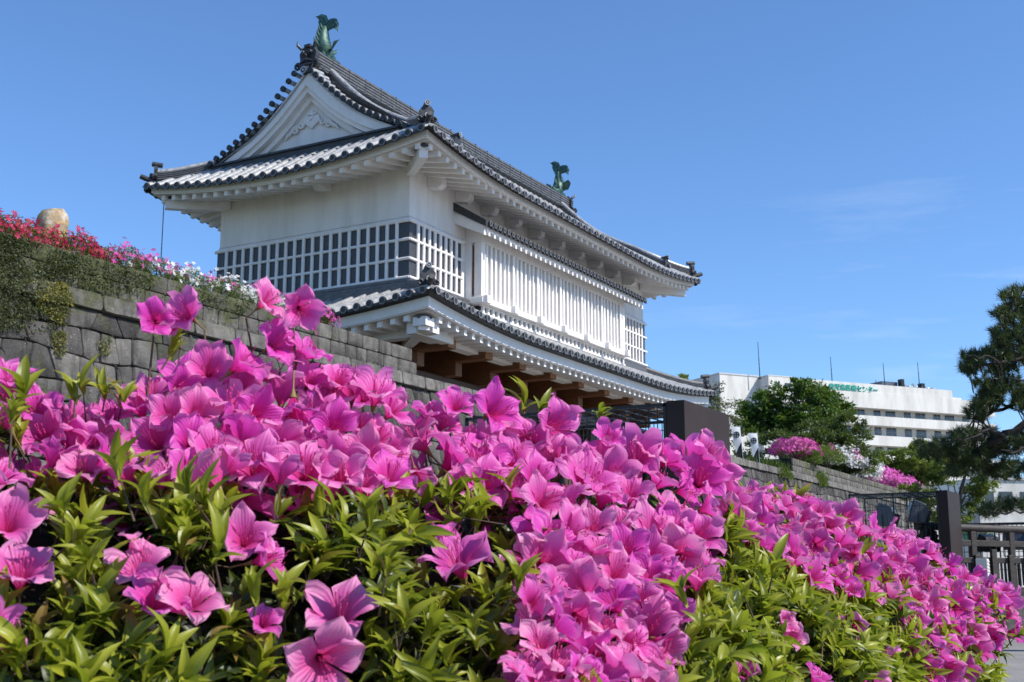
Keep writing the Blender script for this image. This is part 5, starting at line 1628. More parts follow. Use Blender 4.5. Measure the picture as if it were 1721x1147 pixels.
ann = thing('annexe_building', 'low white building with dark windows behind the bridge railing', 'building', at_d(1700, 976, 100) * np.array((1, 1, 0)))
AO = at_d(1655, 976, 100.0); AO[2] = 0
A1 = unit(RH + FH * 0.12); AN = np.array((A1[1], -A1[0], 0.0)); AN = AN if np.dot(AN, FH) < 0 else -AN
PX = 100.0 / FPX
def ab_(mb, u0, u1, v0, v1, o0, o1):
    a0, a1 = (u0 - 1655) * PX, (u1 - 1655) * PX; z0, z1 = 1.2 + (976 - v1) * PX * 1.0, 1.2 + (976 - v0) * PX
    mb.obox(AO + A1 * (a0 + a1) / 2 + AN * (o0 + o1) / 2 + np.array((0, 0, (z0 + z1) / 2)), A1 * (a1 - a0) / 2, AN * (o1 - o0) / 2, (0, 0, (z1 - z0) / 2))
mb = MB(); ab_(mb, 1655, 1840, 808, 1000, -8, 0); ab_(mb, 1560, 1654.9, 840, 1000, -8, -1.0)
mb.build('wall', 'concrete', ann)
mb = MB(); ab_(mb, 1654, 1842, 804, 807.9, -8.1, 0.15); mb.build('roof_edge', 'concrete_in', ann)
for (u0, u1, v0, v1, m_) in ((1668, 1682, 828, 858, 'glass'), (1692, 1716, 828, 858, 'glass'), (1730, 1750, 828, 858, 'glass'), (1630, 1650, 838, 852, 'glass'), (1634, 1650, 897, 912, 'green_pane'), (1668, 1676, 898, 910, 'green_pane'), (1656, 1664, 897, 912, 'glass')):
    mb = MB(); ab_(mb, u0, u1, v0, v1, (-0.94 if u0 < 1655 else 0.0) - 0.05, (-0.94 if u0 < 1655 else 0.0) + 0.05); mb.build('window', m_, ann)

# ------------------------------------------------------------------ trees
def limb_tree(name, label, d, trunk, blobs, nleaf, leafmat, size, seed, droop=0.0, group=None, width=1.0, bark='bark', gap=0.0, yshift=0.0):
    """trunk: list of (u,v,r px); blobs: (u,v,ru,rv) seen at distance d. Crown fills each blob with depth."""
    r_ = np.random.default_rng(seed)
    s = d / FPX
    base = at_d(trunk[0][0], trunk[0][1], d); base[2] = max(0.0, base[2])
    root = thing(name, label, 'tree', base, group)
    tm = MB()
    path = [at_d(u, v, d) for (u, v, r) in trunk]
    tm.tube(path, [r * s for (_, _, r) in trunk], 9)
    tk = tm.build('trunk', bark, root, smooth=True)
    bm_ = MB(); P, A, T, S = [], [], [], []
    tot = sum(b[2] * b[3] for b in blobs)
    for bi, b in enumerate(blobs):
        c = at_d(b[0], b[1], d + r_.uniform(-0.25, 0.25) * b[2] * s * 2)
        rad = np.array((b[2] * s, b[3] * s, b[2] * s * 0.9))
        st = path[min(len(path) - 1, int(len(path) * 0.55))] if len(path) > 2 else path[-1]
        bm_.tube([st, (st + c) / 2 + r_.normal(0, 0.10, 3) * b[2] * s, c], [trunk[-1][2] * s * 0.7, trunk[-1][2] * s * 0.45, trunk[-1][2] * s * 0.2], 6)
        n = int(nleaf * b[2] * b[3] / tot)
        # sprays: many small clumps inside the blob
        nc = max(10, int(b[2] * b[3] / 26))
        dd = unit(r_.normal(size=(nc, 3))); kk = r_.random(nc) ** 0.42
        off = dd * kk[:, None]
        cc = c + RH * (off[:, :1] * rad[0]) + np.array((0, 0, 1.0)) * (off[:, 1:2] * rad[1]) + FH * (off[:, 2:] * rad[2])
        for i in range(0, nc, 3):
            bm_.tube([c + (cc[i] - c) * 0.15, c + (cc[i] - c) * 0.6 + r_.normal(0, 0.06, 3), cc[i]], [trunk[-1][2] * s * 0.16, trunk[-1][2] * s * 0.1, 0.008], 4, cap=False)
        w = r_.dirichlet(np.full(nc, 2.2)); cnt = (w * n).astype(int)
        cr_ = 0.20 * (rad[0] + rad[1]) * r_.uniform(0.55, 1.15, nc)
        for i in range(nc):
            m = cnt[i]
            if m < 1 or r_.random() < gap: continue
            e = r_.normal(0, 0.42, (m, 3)) * np.array((1.0, 1.0, 0.55)) * cr_[i]
            P.append(cc[i] + e)
            A.append(unit(e / cr_[i] + r_.normal(0, 0.7, (m, 3)) + np.array((0, 0, 0.15 - droop))))
            T.append(np.clip(r_.normal(0.5 + 0.18 * r_.normal(), 0.2, m), 0, 1)); S.append(r_.uniform(size[0], size[1], m))
    bm_.build('limb', bark, tk, smooth=True)
    o = leaf_cloud('crown', np.concatenate(P), np.concatenate(A), np.concatenate(S), np.concatenate(T), leafmat, root, width)
    return root
limb_tree('broadleaf_tree', 'fresh green broadleaf tree with layered crown, left of the green lettering', 82,
          [(1310, 900, 9), (1312, 800, 7), (1318, 740, 5), (1330, 700, 3.5)],
          [(1275, 690, 38, 20), (1262, 712, 30, 16), (1300, 668, 34, 18), (1330, 700, 45, 28), (1360, 664, 42, 24), (1392, 672, 38, 22), (1348, 645, 26, 10), (1300, 715, 50, 22), (1378, 700, 45, 24), (1255, 695, 18, 12), (1405, 690, 28, 18)],
          26000, 'tree_green', (0.14, 0.28), 21)
limb_tree('broadleaf_tree', 'darker olive broadleaf tree with feathery right side, below the green lettering', 74,
          [(1385, 900, 8), (1384, 810, 6), (1380, 770, 4.5), (1375, 735, 3)],
          [(1340, 745, 50, 28), (1300, 748, 40, 22), (1385, 735, 50, 30), (1425, 740, 34, 28), (1410, 770, 50, 28), (1448, 760, 24, 22), (1370, 775, 45, 22), (1420, 705, 20, 20), (1440, 790, 34, 18), (1262, 760, 30, 16), (1470, 772, 10, 16), (1448, 722, 14, 16)],
          24000, 'tree_olive', (0.12, 0.24), 22, gap=0.10, width=0.8)
limb_tree('sparse_tree', 'grey twiggy tree with few leaves between gate roof and white hospital', 70,
          [(1215, 900, 5), (1213, 760, 4), (1210, 710, 3), (1205, 680, 2)],
          [(1200, 690, 18, 34), (1222, 700, 22, 40), (1190, 665, 14, 20), (1235, 730, 18, 30), (1205, 655, 12, 16)],
          3200, 'tree_grey', (0.08, 0.18), 23, gap=0.1)
limb_tree('broadleaf_tree', 'green tree top just showing above the right end of the lower gate roof', 88,
          [(1140, 900, 6), (1140, 760, 5), (1140, 690, 4)],
          [(1138, 648, 26, 16), (1112, 654, 20, 14), (1162, 660, 22, 14)], 5000, 'tree_lime', (0.14, 0.26), 24)
limb_tree('broadleaf_tree', 'lime green tree right of the feathery olive tree, below the balconies', 92,
          [(1500, 960, 5), (1502, 860, 4), (1505, 800, 3)],
          [(1490, 782, 34, 22), (1525, 775, 34, 22), (1548, 752, 22, 16), (1500, 805, 30, 14), (1542, 798, 34, 20), (1575, 785, 28, 22)],
          20000, 'tree_lime', (0.14, 0.26), 25, gap=0.05)
limb_tree('broadleaf_tree', 'lime green tree with visible dark limbs behind the second floodlight cage', 46,
          [(1612, 985, 6), (1612, 900, 5.5), (1610, 860, 4.5), (1616, 820, 3.2), (1625, 790, 2)],
          [(1610, 770, 40, 20), (1648, 785, 26, 24), (1590, 800, 26, 18), (1640, 825, 30, 18), (1625, 865, 24, 18), (1590, 850, 20, 22), (1655, 810, 16, 18), (1640, 895, 18, 12), (1565, 800, 18, 16), (1600, 885, 20, 14), (1560, 840, 24, 26), (1580, 870, 24, 18), (1535, 830, 26, 18)],
          17000, 'tree_lime', (0.07, 0.14), 26, gap=0.06)

# pine reaching in from the right edge
pr = np.random.default_rng(31)
PD = 21.0; PS = PD / FPX
pine = thing('pine_tree', 'dark pine tree reaching into the picture from the right edge', 'pine tree', at_d(1830, 976, PD) * np.array((1, 1, 0)))
def pj(u, v, dz=0.0): return at_d(u, v, PD + dz)
trunk_path = [np.array((*(at_d(1835, 976, PD)[:2]), 0.0)), pj(1828, 1000), pj(1822, 900), pj(1806, 790), pj(1800, 690), pj(1785, 600), pj(1770, 520), pj(1750, 470)]
m = MB(); m.tube(trunk_path, [0.26, 0.25, 0.22, 0.18, 0.15, 0.11, 0.07, 0.03], 11); tk = m.build('trunk', 'bark_pine', pine, smooth=True)
BR = [
    ([(1805, 770, 0), (1760, 706, -.3), (1721, 712, -.5), (1690, 730, -.5), (1655, 752, -.3), (1615, 764, 0), (1575, 766, .3), (1550, 760, .4)], 0.085),
    ([(1690, 730, -.5), (1660, 722, -.8), (1640, 735, -1.0), (1610, 738, -1.1)], 0.035),
    ([(1655, 752, -.3), (1640, 775, .2), (1618, 788, .5), (1600, 792, .7)], 0.035),
    ([(1798, 680, 0), (1745, 655, .4), (1712, 672, .5), (1690, 686, .4), (1668, 694, .2), (1652, 702, 0), (1638, 704, 0)], 0.05),
    ([(1690, 686, .4), (1675, 672, .5), (1650, 668, .6), (1636, 660, .6)], 0.022),
    ([(1790, 620, 0), (1745, 590, -.4), (1712, 602, -.6), (1680, 612, -.7), (1650, 614, -.6), (1622, 622, -.4)], 0.045),
    ([(1680, 612, -.7), (1660, 600, -.9), (1640, 596, -1), (1626, 600, -1)], 0.02),
    ([(1780, 570, 0), (1740, 560, .4), (1700, 574, .6), (1676, 580, .7)], 0.035),
    ([(1765, 510, 0), (1735, 512, .1), (1708, 528, .2), (1684, 533, .3)], 0.03),
    ([(1755, 480, 0), (1735, 490, -.2), (1706, 500, -.3)], 0.022),
    ([(1810, 800, 0), (1765, 770, .6), (1730, 782, .9), (1700, 796, 1.0), (1676, 790, 1.1)], 0.045),
    ([(1815, 850, 0), (1770, 850, -.6), (1730, 858, -.8), (1690, 862, -.8), (1655, 860, -.6)], 0.032),
    ([(1800, 700, 0), (1760, 735, -1.0), (1725, 752, -1.3), (1700, 760, -1.4), (1680, 758, -1.4)], 0.035),
    ([(1785, 600, 0), (1830, 570, .2), (1870, 555, .3)], 0.04), ([(1800, 690, 0), (1850, 665, -.2), (1900, 655, -.3)], 0.05), ([(1806, 790, 0), (1860, 765, .2), (1920, 755, .3)], 0.05), ([(1760, 500, 0), (1795, 475, 0), (1825, 468, 0)], 0.025),
    ([(1795, 650, 0), (1755, 640, -.9), (1715, 640, -1.2), (1690, 636, -1.2)], 0.035),
]
pts = []
for path, r0 in BR:
    q = [pj(*a) for a in path]
    qq = []
    for i in range(len(q) - 1):
        for t in (0, 0.34, 0.67): qq.append(q[i] + (q[i + 1] - q[i]) * t + pr.normal(0, 0.022, 3))
    qq.append(q[-1])
    m = MB(); m.tube(qq, [r0 * (1 - 0.75 * i / (len(qq) - 1)) for i in range(len(qq))], 8)
    m.build('branch', 'bark_pine', pine, smooth=True); pts += qq
pts = np.array(pts)
CL = [(1708, 500, 26, 16, 22), (1690, 530, 22, 10, 20), (1712, 520, 20, 14, 16), (1700, 565, 34, 22, 44), (1680, 590, 24, 14, 22), (1712, 600, 24, 14, 22), (1650, 602, 26, 12, 22), (1632, 618, 20, 12, 22), (1625, 600, 10, 6, 6), (1690, 622, 30, 10, 22), (1690, 650, 36, 16, 40), (1655, 648, 18, 16, 16), (1662, 675, 26, 12, 20), (1715, 675, 20, 14, 18), (1640, 696, 20, 10, 16),
      (1640, 735, 42, 14, 42), (1605, 752, 40, 14, 42), (1570, 762, 26, 12, 26), (1548, 748, 8, 4, 5), (1640, 770, 40, 14, 40), (1610, 790, 28, 8, 18), (1690, 752, 36, 14, 34), (1700, 790, 32, 14, 34), (1715, 740, 20, 14, 16), (1670, 800, 22, 8, 12),
      (1700, 850, 30, 10, 24), (1665, 858, 18, 9, 14), (1650, 864, 8, 5, 4), (1735, 560, 20, 60, 40), (1745, 680, 20, 50, 34), (1745, 780, 20, 40, 24), (1760, 860, 30, 14, 14), (1800, 470, 40, 18, 30), (1850, 560, 45, 22, 40), (1870, 660, 50, 22, 40), (1890, 760, 55, 22, 40)]
tw = MB(); TP, TA = [], []
for (u, v, ru, rv, n) in CL:
    for i in range(int(n * 1.35)):
        a = pr.uniform(0, 6.28); k = math.sqrt(pr.random())
        p = pj(u + ru * k * math.cos(a), v + rv * k * math.sin(a), pr.normal(0, 0.35))
        j = np.argmin(np.sum((pts - p) ** 2, 1)); b = pts[j]
        mid = b + (p - b) * 0.55 + np.array((0, 0, -0.03)) + pr.normal(0, 0.02, 3)
        if np.linalg.norm(p - b) < 0.42: tw.tube([b, mid, p], [0.012, 0.009, 0.006], 4, cap=False)
        TP.append(p); TA.append(unit(unit(p - mid) * 0.6 + np.array((0, 0, 0.8)) + pr.normal(0, 0.25, 3)))
tw.build('twig', 'bark_pine', pine, smooth=True)
TP = np.array(TP); TA = np.array(TA)
NN = 70
pos = np.repeat(TP, NN, 0); axs = np.repeat(TA, NN, 0)
hgt = pr.uniform(-0.06, 0.06, len(pos))
dirs = unit(axs * pr.uniform(0.15, 1.1, (len(pos), 1)) + pr.normal(0, 0.62, pos.shape))
tv = np.array([(-0.5, 0, 0), (0.5, 0, 0), (0, 1, 0)]) * np.array((0.075, 1, 1)); tf = np.array([(0, 1, 2)])
V_, F_ = scatter(tv, tf, frames(dirs), pos + axs * hgt[:, None], pr.uniform(0.10, 0.165, len(pos)))
np_mesh('needles', V_, F_, 'needle', pine, tint=np.repeat(np.clip(pr.normal(0.45, 0.22, len(pos)), 0, 1), 3))
#PART5
# ------------------------------------------------------------------ the azalea hedge in the foreground
UU = np.array([-700, -260, -60, 0, 60, 110, 170, 230, 300, 350, 430, 500, 560, 640, 700, 770, 870, 930, 1000, 1100, 1160, 1220, 1260, 1330, 1400, 1460, 1530, 1600, 1650, 1690, 1716], float)
VT = np.array([640, 600, 625, 640, 680, 702, 712, 690, 650, 630, 620, 660, 660, 680, 715, 735, 728, 722, 740, 765, 765, 770, 815, 835, 850, 875, 905, 945, 975, 1000, 1050], float)
DFu = np.array([-700, -260, 0, 300, 600, 1000, 1200, 1300, 1400, 1500, 1600, 1700, 1730], float)
DFd = np.array([1.16, 1.20, 1.22, 1.28, 1.36, 1.42, 1.60, 1.85, 2.12, 2.42, 2.75, 3.10, 3.2])
DTd = np.array([1.80, 1.75, 1.72, 1.80, 1.92, 2.12, 2.38, 2.60, 2.80, 3.00, 3.18, 3.36, 3.4])
VB = 1235.0
def hedge_pt(u, w):
    u = np.asarray(u, float); w = np.asarray(w, float)
    u = u - 55 * np.clip((u - 1500) / 212, 0, 1) * np.clip(1 - w, 0, 1.3)
    vt = np.interp(u, UU, VT) + 18; df = np.interp(u, DFu, DFd); dt = np.interp(u, DFu, DTd)
    wc = np.clip(w, 0, 1)
    v = VB + (vt - VB) * wc
    d = df + (dt - df) * wc ** 1.7
    p = CAM + (FW[None] + RT[None] * ((u - 860.5) / FPX)[:, None] + UP[None] * ((573.5 - v) / FPX)[:, None]) * d[:, None]
    o = np.maximum(w - 1, 0)
    p = p + FH[None] * (o * 0.85)[:, None] - np.array((0, 0, 1.0))[None] * (0.42 * o ** 2)[:, None]
    o2 = np.maximum(-w, 0)                        # below the frame: straight down to the ground
    p[:, 2] = p[:, 2] * (1 - np.clip(o2, 0, 1))
    return p
def hedge_n(u, w):
    e = 2.0; f = 0.01
    a = hedge_pt(u + e, w) - hedge_pt(u - e, w); b = hedge_pt(u, w + f) - hedge_pt(u, w - f)
    n = unit(np.cross(a, b)); s = np.sign(np.einsum('ij,ij->i', n, CAM[None] - hedge_pt(u, w) + np.array((0, 0, 1.5))[None]))
    return n * s[:, None]
c0 = hedge_pt(np.array([900.0]), np.array([0.3]))[0]
hedge = thing('azalea_hedge', 'azalea hedge thick with bright pink blossoms filling the foreground', 'azalea hedge', (c0[0], c0[1], 0))
hr_ = np.random.default_rng(77)

# flowers: places read off the photograph (u, v, width px); the rest fills the densely flowering drifts
FL = [(18, 640, 90), (62, 690, 85), (108, 715, 85), (20, 665, 80), (0, 800, 95), (14, 880, 110), (34, 965, 130), (262, 537, 76), (314, 528, 80), (292, 548, 55), (447, 506, 72), (507, 520, 76), (462, 578, 78), (513, 592, 82), (484, 598, 55),
      (255, 662, 72), (302, 655, 80), (352, 622, 88), (405, 612, 90), (436, 632, 88), (160, 742, 85), (212, 742, 85), (262, 742, 100), (322, 742, 85), (330, 692, 80), (386, 684, 95), (432, 700, 92), (492, 690, 100), (546, 680, 92), (592, 655, 95), (632, 662, 90), (660, 690, 76), (362, 762, 105), (424, 784, 112), (514, 792, 120), (572, 800, 92), (608, 815, 84), (562, 722, 85), (470, 740, 85), (520, 640, 70), (570, 640, 70), (190, 700, 70), (285, 700, 75),
      (660, 765, 85), (640, 735, 70), (702, 742, 92), (742, 714, 78), (762, 772, 105), (806, 780, 112), (768, 682, 64), (832, 690, 88), (862, 772, 92), (902, 806, 84), (892, 742, 90), (932, 716, 100), (935, 770, 85), (988, 812, 105), (962, 788, 85), (1022, 736, 58), (1066, 772, 104), (1008, 764, 74), (1120, 772, 74), (1164, 776, 92), (1176, 806, 92), (1188, 764, 74), (1206, 796, 76), (1152, 826, 64), (1125, 772, 56), (720, 700, 60), (850, 735, 80), (1090, 762, 62),
      (412, 905, 95), (446, 942, 100), (236, 958, 100), (262, 1012, 110), (322, 1012, 112), (228, 925, 70), (444, 1046, 60), (572, 1034, 118), (542, 1112, 132), (772, 946, 118), (752, 912, 80), (926, 912, 112), (962, 898, 90), (996, 886, 84), (1004, 926, 84), (1052, 922, 84), (1096, 890, 92), (1132, 862, 92), (1128, 890, 80), (1142, 932, 92), (1182, 942, 64), (1092, 968, 84), (1036, 962, 84), (932, 992, 92), (898, 1012, 80), (982, 1002, 112), (1032, 1012, 92), (1092, 1058, 102), (1022, 1062, 88), (942, 1062, 100), (908, 1084, 88), (982, 1092, 92), (932, 1122, 112), (1042, 1124, 122), (1094, 1112, 88), (882, 1130, 80),
      (1332, 1072, 52), (1252, 1132, 50), (1372, 1142, 60), (1320, 1045, 44), (90, 770, 80), (700, 800, 70), (1030, 800, 84), (1060, 830, 74)]
POLY = [([(0, 610), (60, 665), (130, 705), (230, 650), (330, 610), (430, 600), (540, 640), (640, 650), (700, 695), (780, 725), (880, 722), (960, 740), (1050, 768), (1120, 780), (1195, 785), (1225, 825), (1200, 850), (1130, 825), (1000, 830), (880, 830), (740, 790), (640, 790), (500, 800), (380, 790), (250, 790), (130, 780), (30, 720), (0, 700)], 37, 6000),
        ([(870, 880), (1000, 850), (1130, 845), (1195, 880), (1205, 950), (1140, 1000), (1110, 1147), (870, 1147), (905, 1000)], 38, 3000),
        ([(1225, 815), (1330, 822), (1450, 865), (1560, 905), (1650, 955), (1692, 975), (1712, 1060), (1688, 1085), (1640, 1147), (1570, 1147), (1510, 1010), (1405, 985), (1280, 905), (1205, 845)], 25, 9000),
        ([(1440, 985), (1560, 1000), (1660, 1060), (1660, 1147), (1470, 1147), (1400, 1060)], 58, 1200),
        ([(-690, 650), (0, 620), (0, 1100), (-690, 1100)], 80, 900)]
have = [(a, b, c) for a, b, c in FL]
for poly, sp, tries in POLY:
    us = np.array([p[0] for p in poly]); vs = np.array([p[1] for p in poly])
    for _ in range(tries):
        u = hr_.uniform(us.min(), us.max()); v = hr_.uniform(vs.min(), vs.max())
        if not in_poly(np.array([u]), np.array([v]), poly)[0]: continue
        v += 14
        if any((u - a) ** 2 + (v - b) ** 2 < (sp * hr_.uniform(0.8, 1.2)) ** 2 for a, b, c in have): continue
        have.append((u, v, None))
BACK = []
_bk, _sp, _tr = POLY[0]
for (poly, sp, n_) in ((POLY[0][0], 42, 3500), (POLY[1][0], 60, 1200), (POLY[2][0], 34, 3500)):
    us = np.array([p[0] for p in poly]); vs = np.array([p[1] for p in poly])
    for _ in range(n_):
        u = hr_.uniform(us.min(), us.max()); v = hr_.uniform(vs.min(), vs.max())
        if in_poly(np.array([u]), np.array([v - 16]), poly)[0] and not any((u - a) ** 2 + (v - b) ** 2 < sp ** 2 for a, b in BACK): BACK.append((u, v))
def w_of(u, v):
    vt = np.interp(u, UU, VT) + 18; return (VB - v) / (VB - vt)

# flower shape: five fused, ruffled petals opening from a funnel
def flower_mesh(seed):
    r = np.random.default_rng(seed)
    NU, NV = 9, 11
    V, UVs, UPf, F = [], [], [], []
    opening = r.uniform(0.74, 1.0); 
    for k in range(5):
        th = PI / 2 + k * 2 * PI / 5 + r.normal(0, 0.05)
        er = np.array((math.cos(th), math.sin(th), 0)); et = np.array((-math.sin(th), math.cos(th), 0)); ez = np.array((0, 0, 1.0))
        ph = r.uniform(0, 6.28, 4); L = r.uniform(0.92, 1.08); back = r.uniform(-0.08, 0.50); wmax = r.uniform(0.37, 0.46); twist = r.normal(0, 0.10); skew = r.normal(0, 0.05)
        b = len(V)
        for i in range(NV):
            v = i / (NV - 1)
            rad = (0.05 + 0.30 * v + 0.66 * v * v) * opening * L if v < 1 else (0.05 + 0.30 + 0.66) * opening * L
            z = 1.18 * v - 0.22 * v ** 3 - back * v ** 5
            w0 = rad * math.tan(PI / 5) * 1.04
            w1 = wmax * max(0.0, 1 - (max(0, v - 0.64) / 0.363) ** 2.1) ** 0.62 if v > 0.64 else wmax * (0.62 + 0.594 * v)
            w = min(w0, w1) if v < 0.9 else w1
            for j in range(NU):
                u = (j / (NU - 1)) * 2 - 1
                tipd = 0.05 * (1 - abs(u)) * v ** 6
                ruff = v * v * (0.085 * math.sin(3.2 * u + ph[0] + 3 * v) + 0.085 * math.sin(7.5 * u + ph[1] + 2 * v) * abs(u) + 0.045 * math.sin(9 * v + ph[2] + 2 * u)) + 0.11 * abs(u) ** 3 * v * math.sin(11 * v + ph[3] + (1.5 if u > 0 else 0))
                cup = -0.16 * (1 - u * u) * w * math.sin(PI * min(1, v * 1.1)) + 0.07 * v * v * u * u
                p = er * (rad + tipd - 0.10 * u * u * w) + et * (u * w + skew * v * v) + ez * (z + ruff + cup * 0.8 + twist * u * v * 0.6)
                V.append(p); UVs.append((u * 0.5, v)); UPf.append(1.0 if k == 0 else (0.4 if k in (1, 4) else 0.0))
        for i in range(NV - 1):
            for j in range(NU - 1):
                F.append((b + i * NU + j, b + i * NU + j + 1, b + (i + 1) * NU + j + 1, b + (i + 1) * NU + j))
    # stamens and style
    SV, SF = [], []
    def thin(path, rad):
        nonlocal SV, SF
        b = len(SV); n = 4
        for i, p in enumerate(path):
            for j in range(n):
                a = 2 * PI * j / n; SV.append(np.asarray(p) + rad[i] * np.array((math.cos(a), math.sin(a), 0)))
        for i in range(len(path) - 1):
            for j in range(n): SF.append((b + i * n + j, b + i * n + (j + 1) % n, b + (i + 1) * n + (j + 1) % n, b + (i + 1) * n + j))
    for k in range(9):
        a = r.uniform(0, 6.28); sp = r.uniform(0.10, 0.26); ln = r.uniform(0.85, 1.12) if k else 1.35
        ex, ey = sp * math.cos(a), sp * math.sin(a) - 0.12
        path = [(0.02 * math.cos(a), 0.02 * math.sin(a), 0.05), (ex * 0.45, ey * 0.5, ln * 0.5), (ex, ey + 0.03, ln * 0.92), (ex * 1.02, ey + 0.06, ln * 0.96), (ex * 1.03, ey + 0.08, ln)]
        thin(path, [0.012, 0.011, 0.010, 0.026, 0.022])
    # calyx cup and flower stalk, down the back
    CV, CF = [], []
    for (zz, rr) in ((-0.75, 0.025), (-0.20, 0.028), (-0.04, 0.07), (0.12, 0.115)):
        for j in range(6): CV.append((rr * math.cos(PI * j / 3), rr * math.sin(PI * j / 3), zz))
    for i in range(3):
        for j in range(6): CF.append((i * 6 + j, i * 6 + (j + 1) % 6, (i + 1) * 6 + (j + 1) % 6, (i + 1) * 6 + j))
    return (np.array(V), np.array(F), np.array(UVs), np.array(UPf), np.array(SV), np.array(SF), np.array(CV, float), np.array(CF))
SHAPES = [flower_mesh(100 + i) for i in range(8)]
# place each flower
items = []
for (u, v, wpx) in have:
    w = w_of(u, v) if wpx != -1 else w_of(u, v)
    ua, wa = np.array([u]), np.array([min(w, 1.0)])
    p = hedge_pt(ua, wa)[0]; n = hedge_n(ua, np.array([min(w, 0.97)]))[0]
    stalk = None
    if w > 1.0:
        dt = np.interp(u, DFu, DTd)
        q = at_d(u, v, dt); 
        if q[2] - p[2] > 0.02: stalk = (p, q)
        p = q
    dcam = np.dot(p - CAM, FW)
    R_ = (wpx * dcam / FPX / 2 * 1.15) if wpx else hr_.uniform(0.037, 0.049)
    R_ = min(max(R_, 0.026), 0.062)
    tocam = unit(CAM - p)
    j = hr_.normal(0, 0.36 if wpx else 0.46, 3)
    ax = unit(n * 0.30 + tocam * (0.48 if wpx else 0.26) + np.array((0, 0, 0.42)) + RH * 0.12 + j)
    p = p + tocam * (0.030 + hr_.normal(0, 0.014))
    items.append((p - ax * R_ * 0.5, ax, R_, hr_.integers(0, 8), float(np.clip(hr_.normal(0.40, 0.32), 0, 1)), stalk, dcam, wpx))
# a second layer of blossoms deeper in the drifts
for (u, v) in BACK:
    w = w_of(u, v); ua, wa = np.array([u]), np.array([min(w, 1.04)])
    n = hedge_n(ua, np.array([min(w, 0.97)]))[0]; p = hedge_pt(ua, wa)[0] - n * hr_.uniform(0.03, 0.09)
    if w > 1: p = at_d(u, v, np.dot(p - CAM, FW) + 0.10)
    ax = unit(n * 0.30 + unit(CAM - p) * 0.3 + np.array((0, 0, 0.5)) + hr_.normal(0, 0.5, 3)); R_ = hr_.uniform(0.034, 0.044)
    items.append((p - ax * R_ * 0.5, ax, R_, hr_.integers(0, 8), float(np.clip(hr_.normal(0.35, 0.22), 0, 1)), None, np.dot(p - CAM, FW) * 1.5, None))
# local frame of a flower: z = facing direction, y = up-ish so the freckled petal is on top
def fl_frame(ax, roll):
    z = ax; up = np.array((0, 0, 1.0)) + 0.25 * roll
    x = unit(np.cross(up, z)); y = np.cross(z, x)
    return np.stack([x, y, z], -1)
vis = [i for i, it in enumerate(items) if -20 < (860.5 + FPX * np.dot(it[0] - CAM, RT) / np.dot(it[0] - CAM, FW)) < 1740]
order = sorted(vis, key=lambda i: -(items[i][2] / items[i][6]) * (1.3 if items[i][7] else 1.0))
single = set(order[:100])
meshes = []
for k, (V_, F_, U_, P_, SV, SF, CV, CF) in enumerate(SHAPES):
    o = np_mesh('flower', V_, F_, 'petal', None, tint=np.full(len(V_), 0.5), uv=U_, up=P_, smooth=True)
    s_ = np_mesh('stamens', SV, SF, 'stamen', None, smooth=True)
    c_ = np_mesh('calyx', CV, CF, 'calyx', None, smooth=True)
    meshes.append((o, s_, c_))
used = set()
hinv = Matrix.Translation(hedge.location).inverted()
TB = {}
def tinted(k, t):
    q = round(t * 6) / 6
    if (k, q) not in TB:
        me = meshes[k][0].data.copy()
        me.attributes['tint'].data.foreach_set('value', np.full(len(me.vertices), q, dtype=np.float32)); TB[(k, q)] = me
    return TB[(k, q)]
for i in sorted(single):
    p, ax, R_, k, t, stalk, dc, wp = items[i]
    fr = fl_frame(ax, hr_.normal(0, 1, 3)) * R_
    Mx = Matrix(((fr[0, 0], fr[0, 1], fr[0, 2], p[0]), (fr[1, 0], fr[1, 1], fr[1, 2], p[1]), (fr[2, 0], fr[2, 1], fr[2, 2], p[2]), (0, 0, 0, 1)))
    o = meshes[k][0].copy(); o.data = tinted(k, t); COL.objects.link(o)
    o.parent = hedge; o.matrix_parent_inverse = hinv; o.matrix_basis = Mx
    for src in meshes[k][1:]:
        c_ = src.copy(); COL.objects.link(c_); c_.parent = o
for tr in meshes:
    for o in tr: bpy.data.objects.remove(o)
PV, PF, PU, PP, PT, nb = [], [], [], [], [], 0
QV, QF, nq = [], [], 0
KV, KF, nk = [], [], 0
for i, it in enumerate(items):
    if i in single: continue
    p, ax, R_, k, t, stalk, dc, wp = it
    fr = fl_frame(ax, hr_.normal(0, 1, 3)) * R_
    V_, F_, U_, P_, SV, SF, CV, CF = SHAPES[k]
    PV.append(V_ @ fr.T + p); PF.append(F_ + nb); PU.append(U_); PP.append(P_); PT.append(np.full(len(V_), t)); nb += len(V_)
    QV.append(SV @ fr.T + p); QF.append(SF + nq); nq += len(SV)
    KV.append(CV @ fr.T + p); KF.append(CF + nk); nk += len(CV)
fo = np_mesh('flowers', np.concatenate(PV), np.concatenate(PF), 'petal', hedge, tint=np.concatenate(PT), uv=np.concatenate(PU), up=np.concatenate(PP), smooth=True); fo['kind'] = 'stuff'
o = np_mesh('stamens', np.concatenate(QV), np.concatenate(QF), 'stamen', fo, smooth=True); o['kind'] = 'stuff'
o = np_mesh('calyxes', np.concatenate(KV), np.concatenate(KF), 'calyx', fo, smooth=True); o['kind'] = 'stuff'

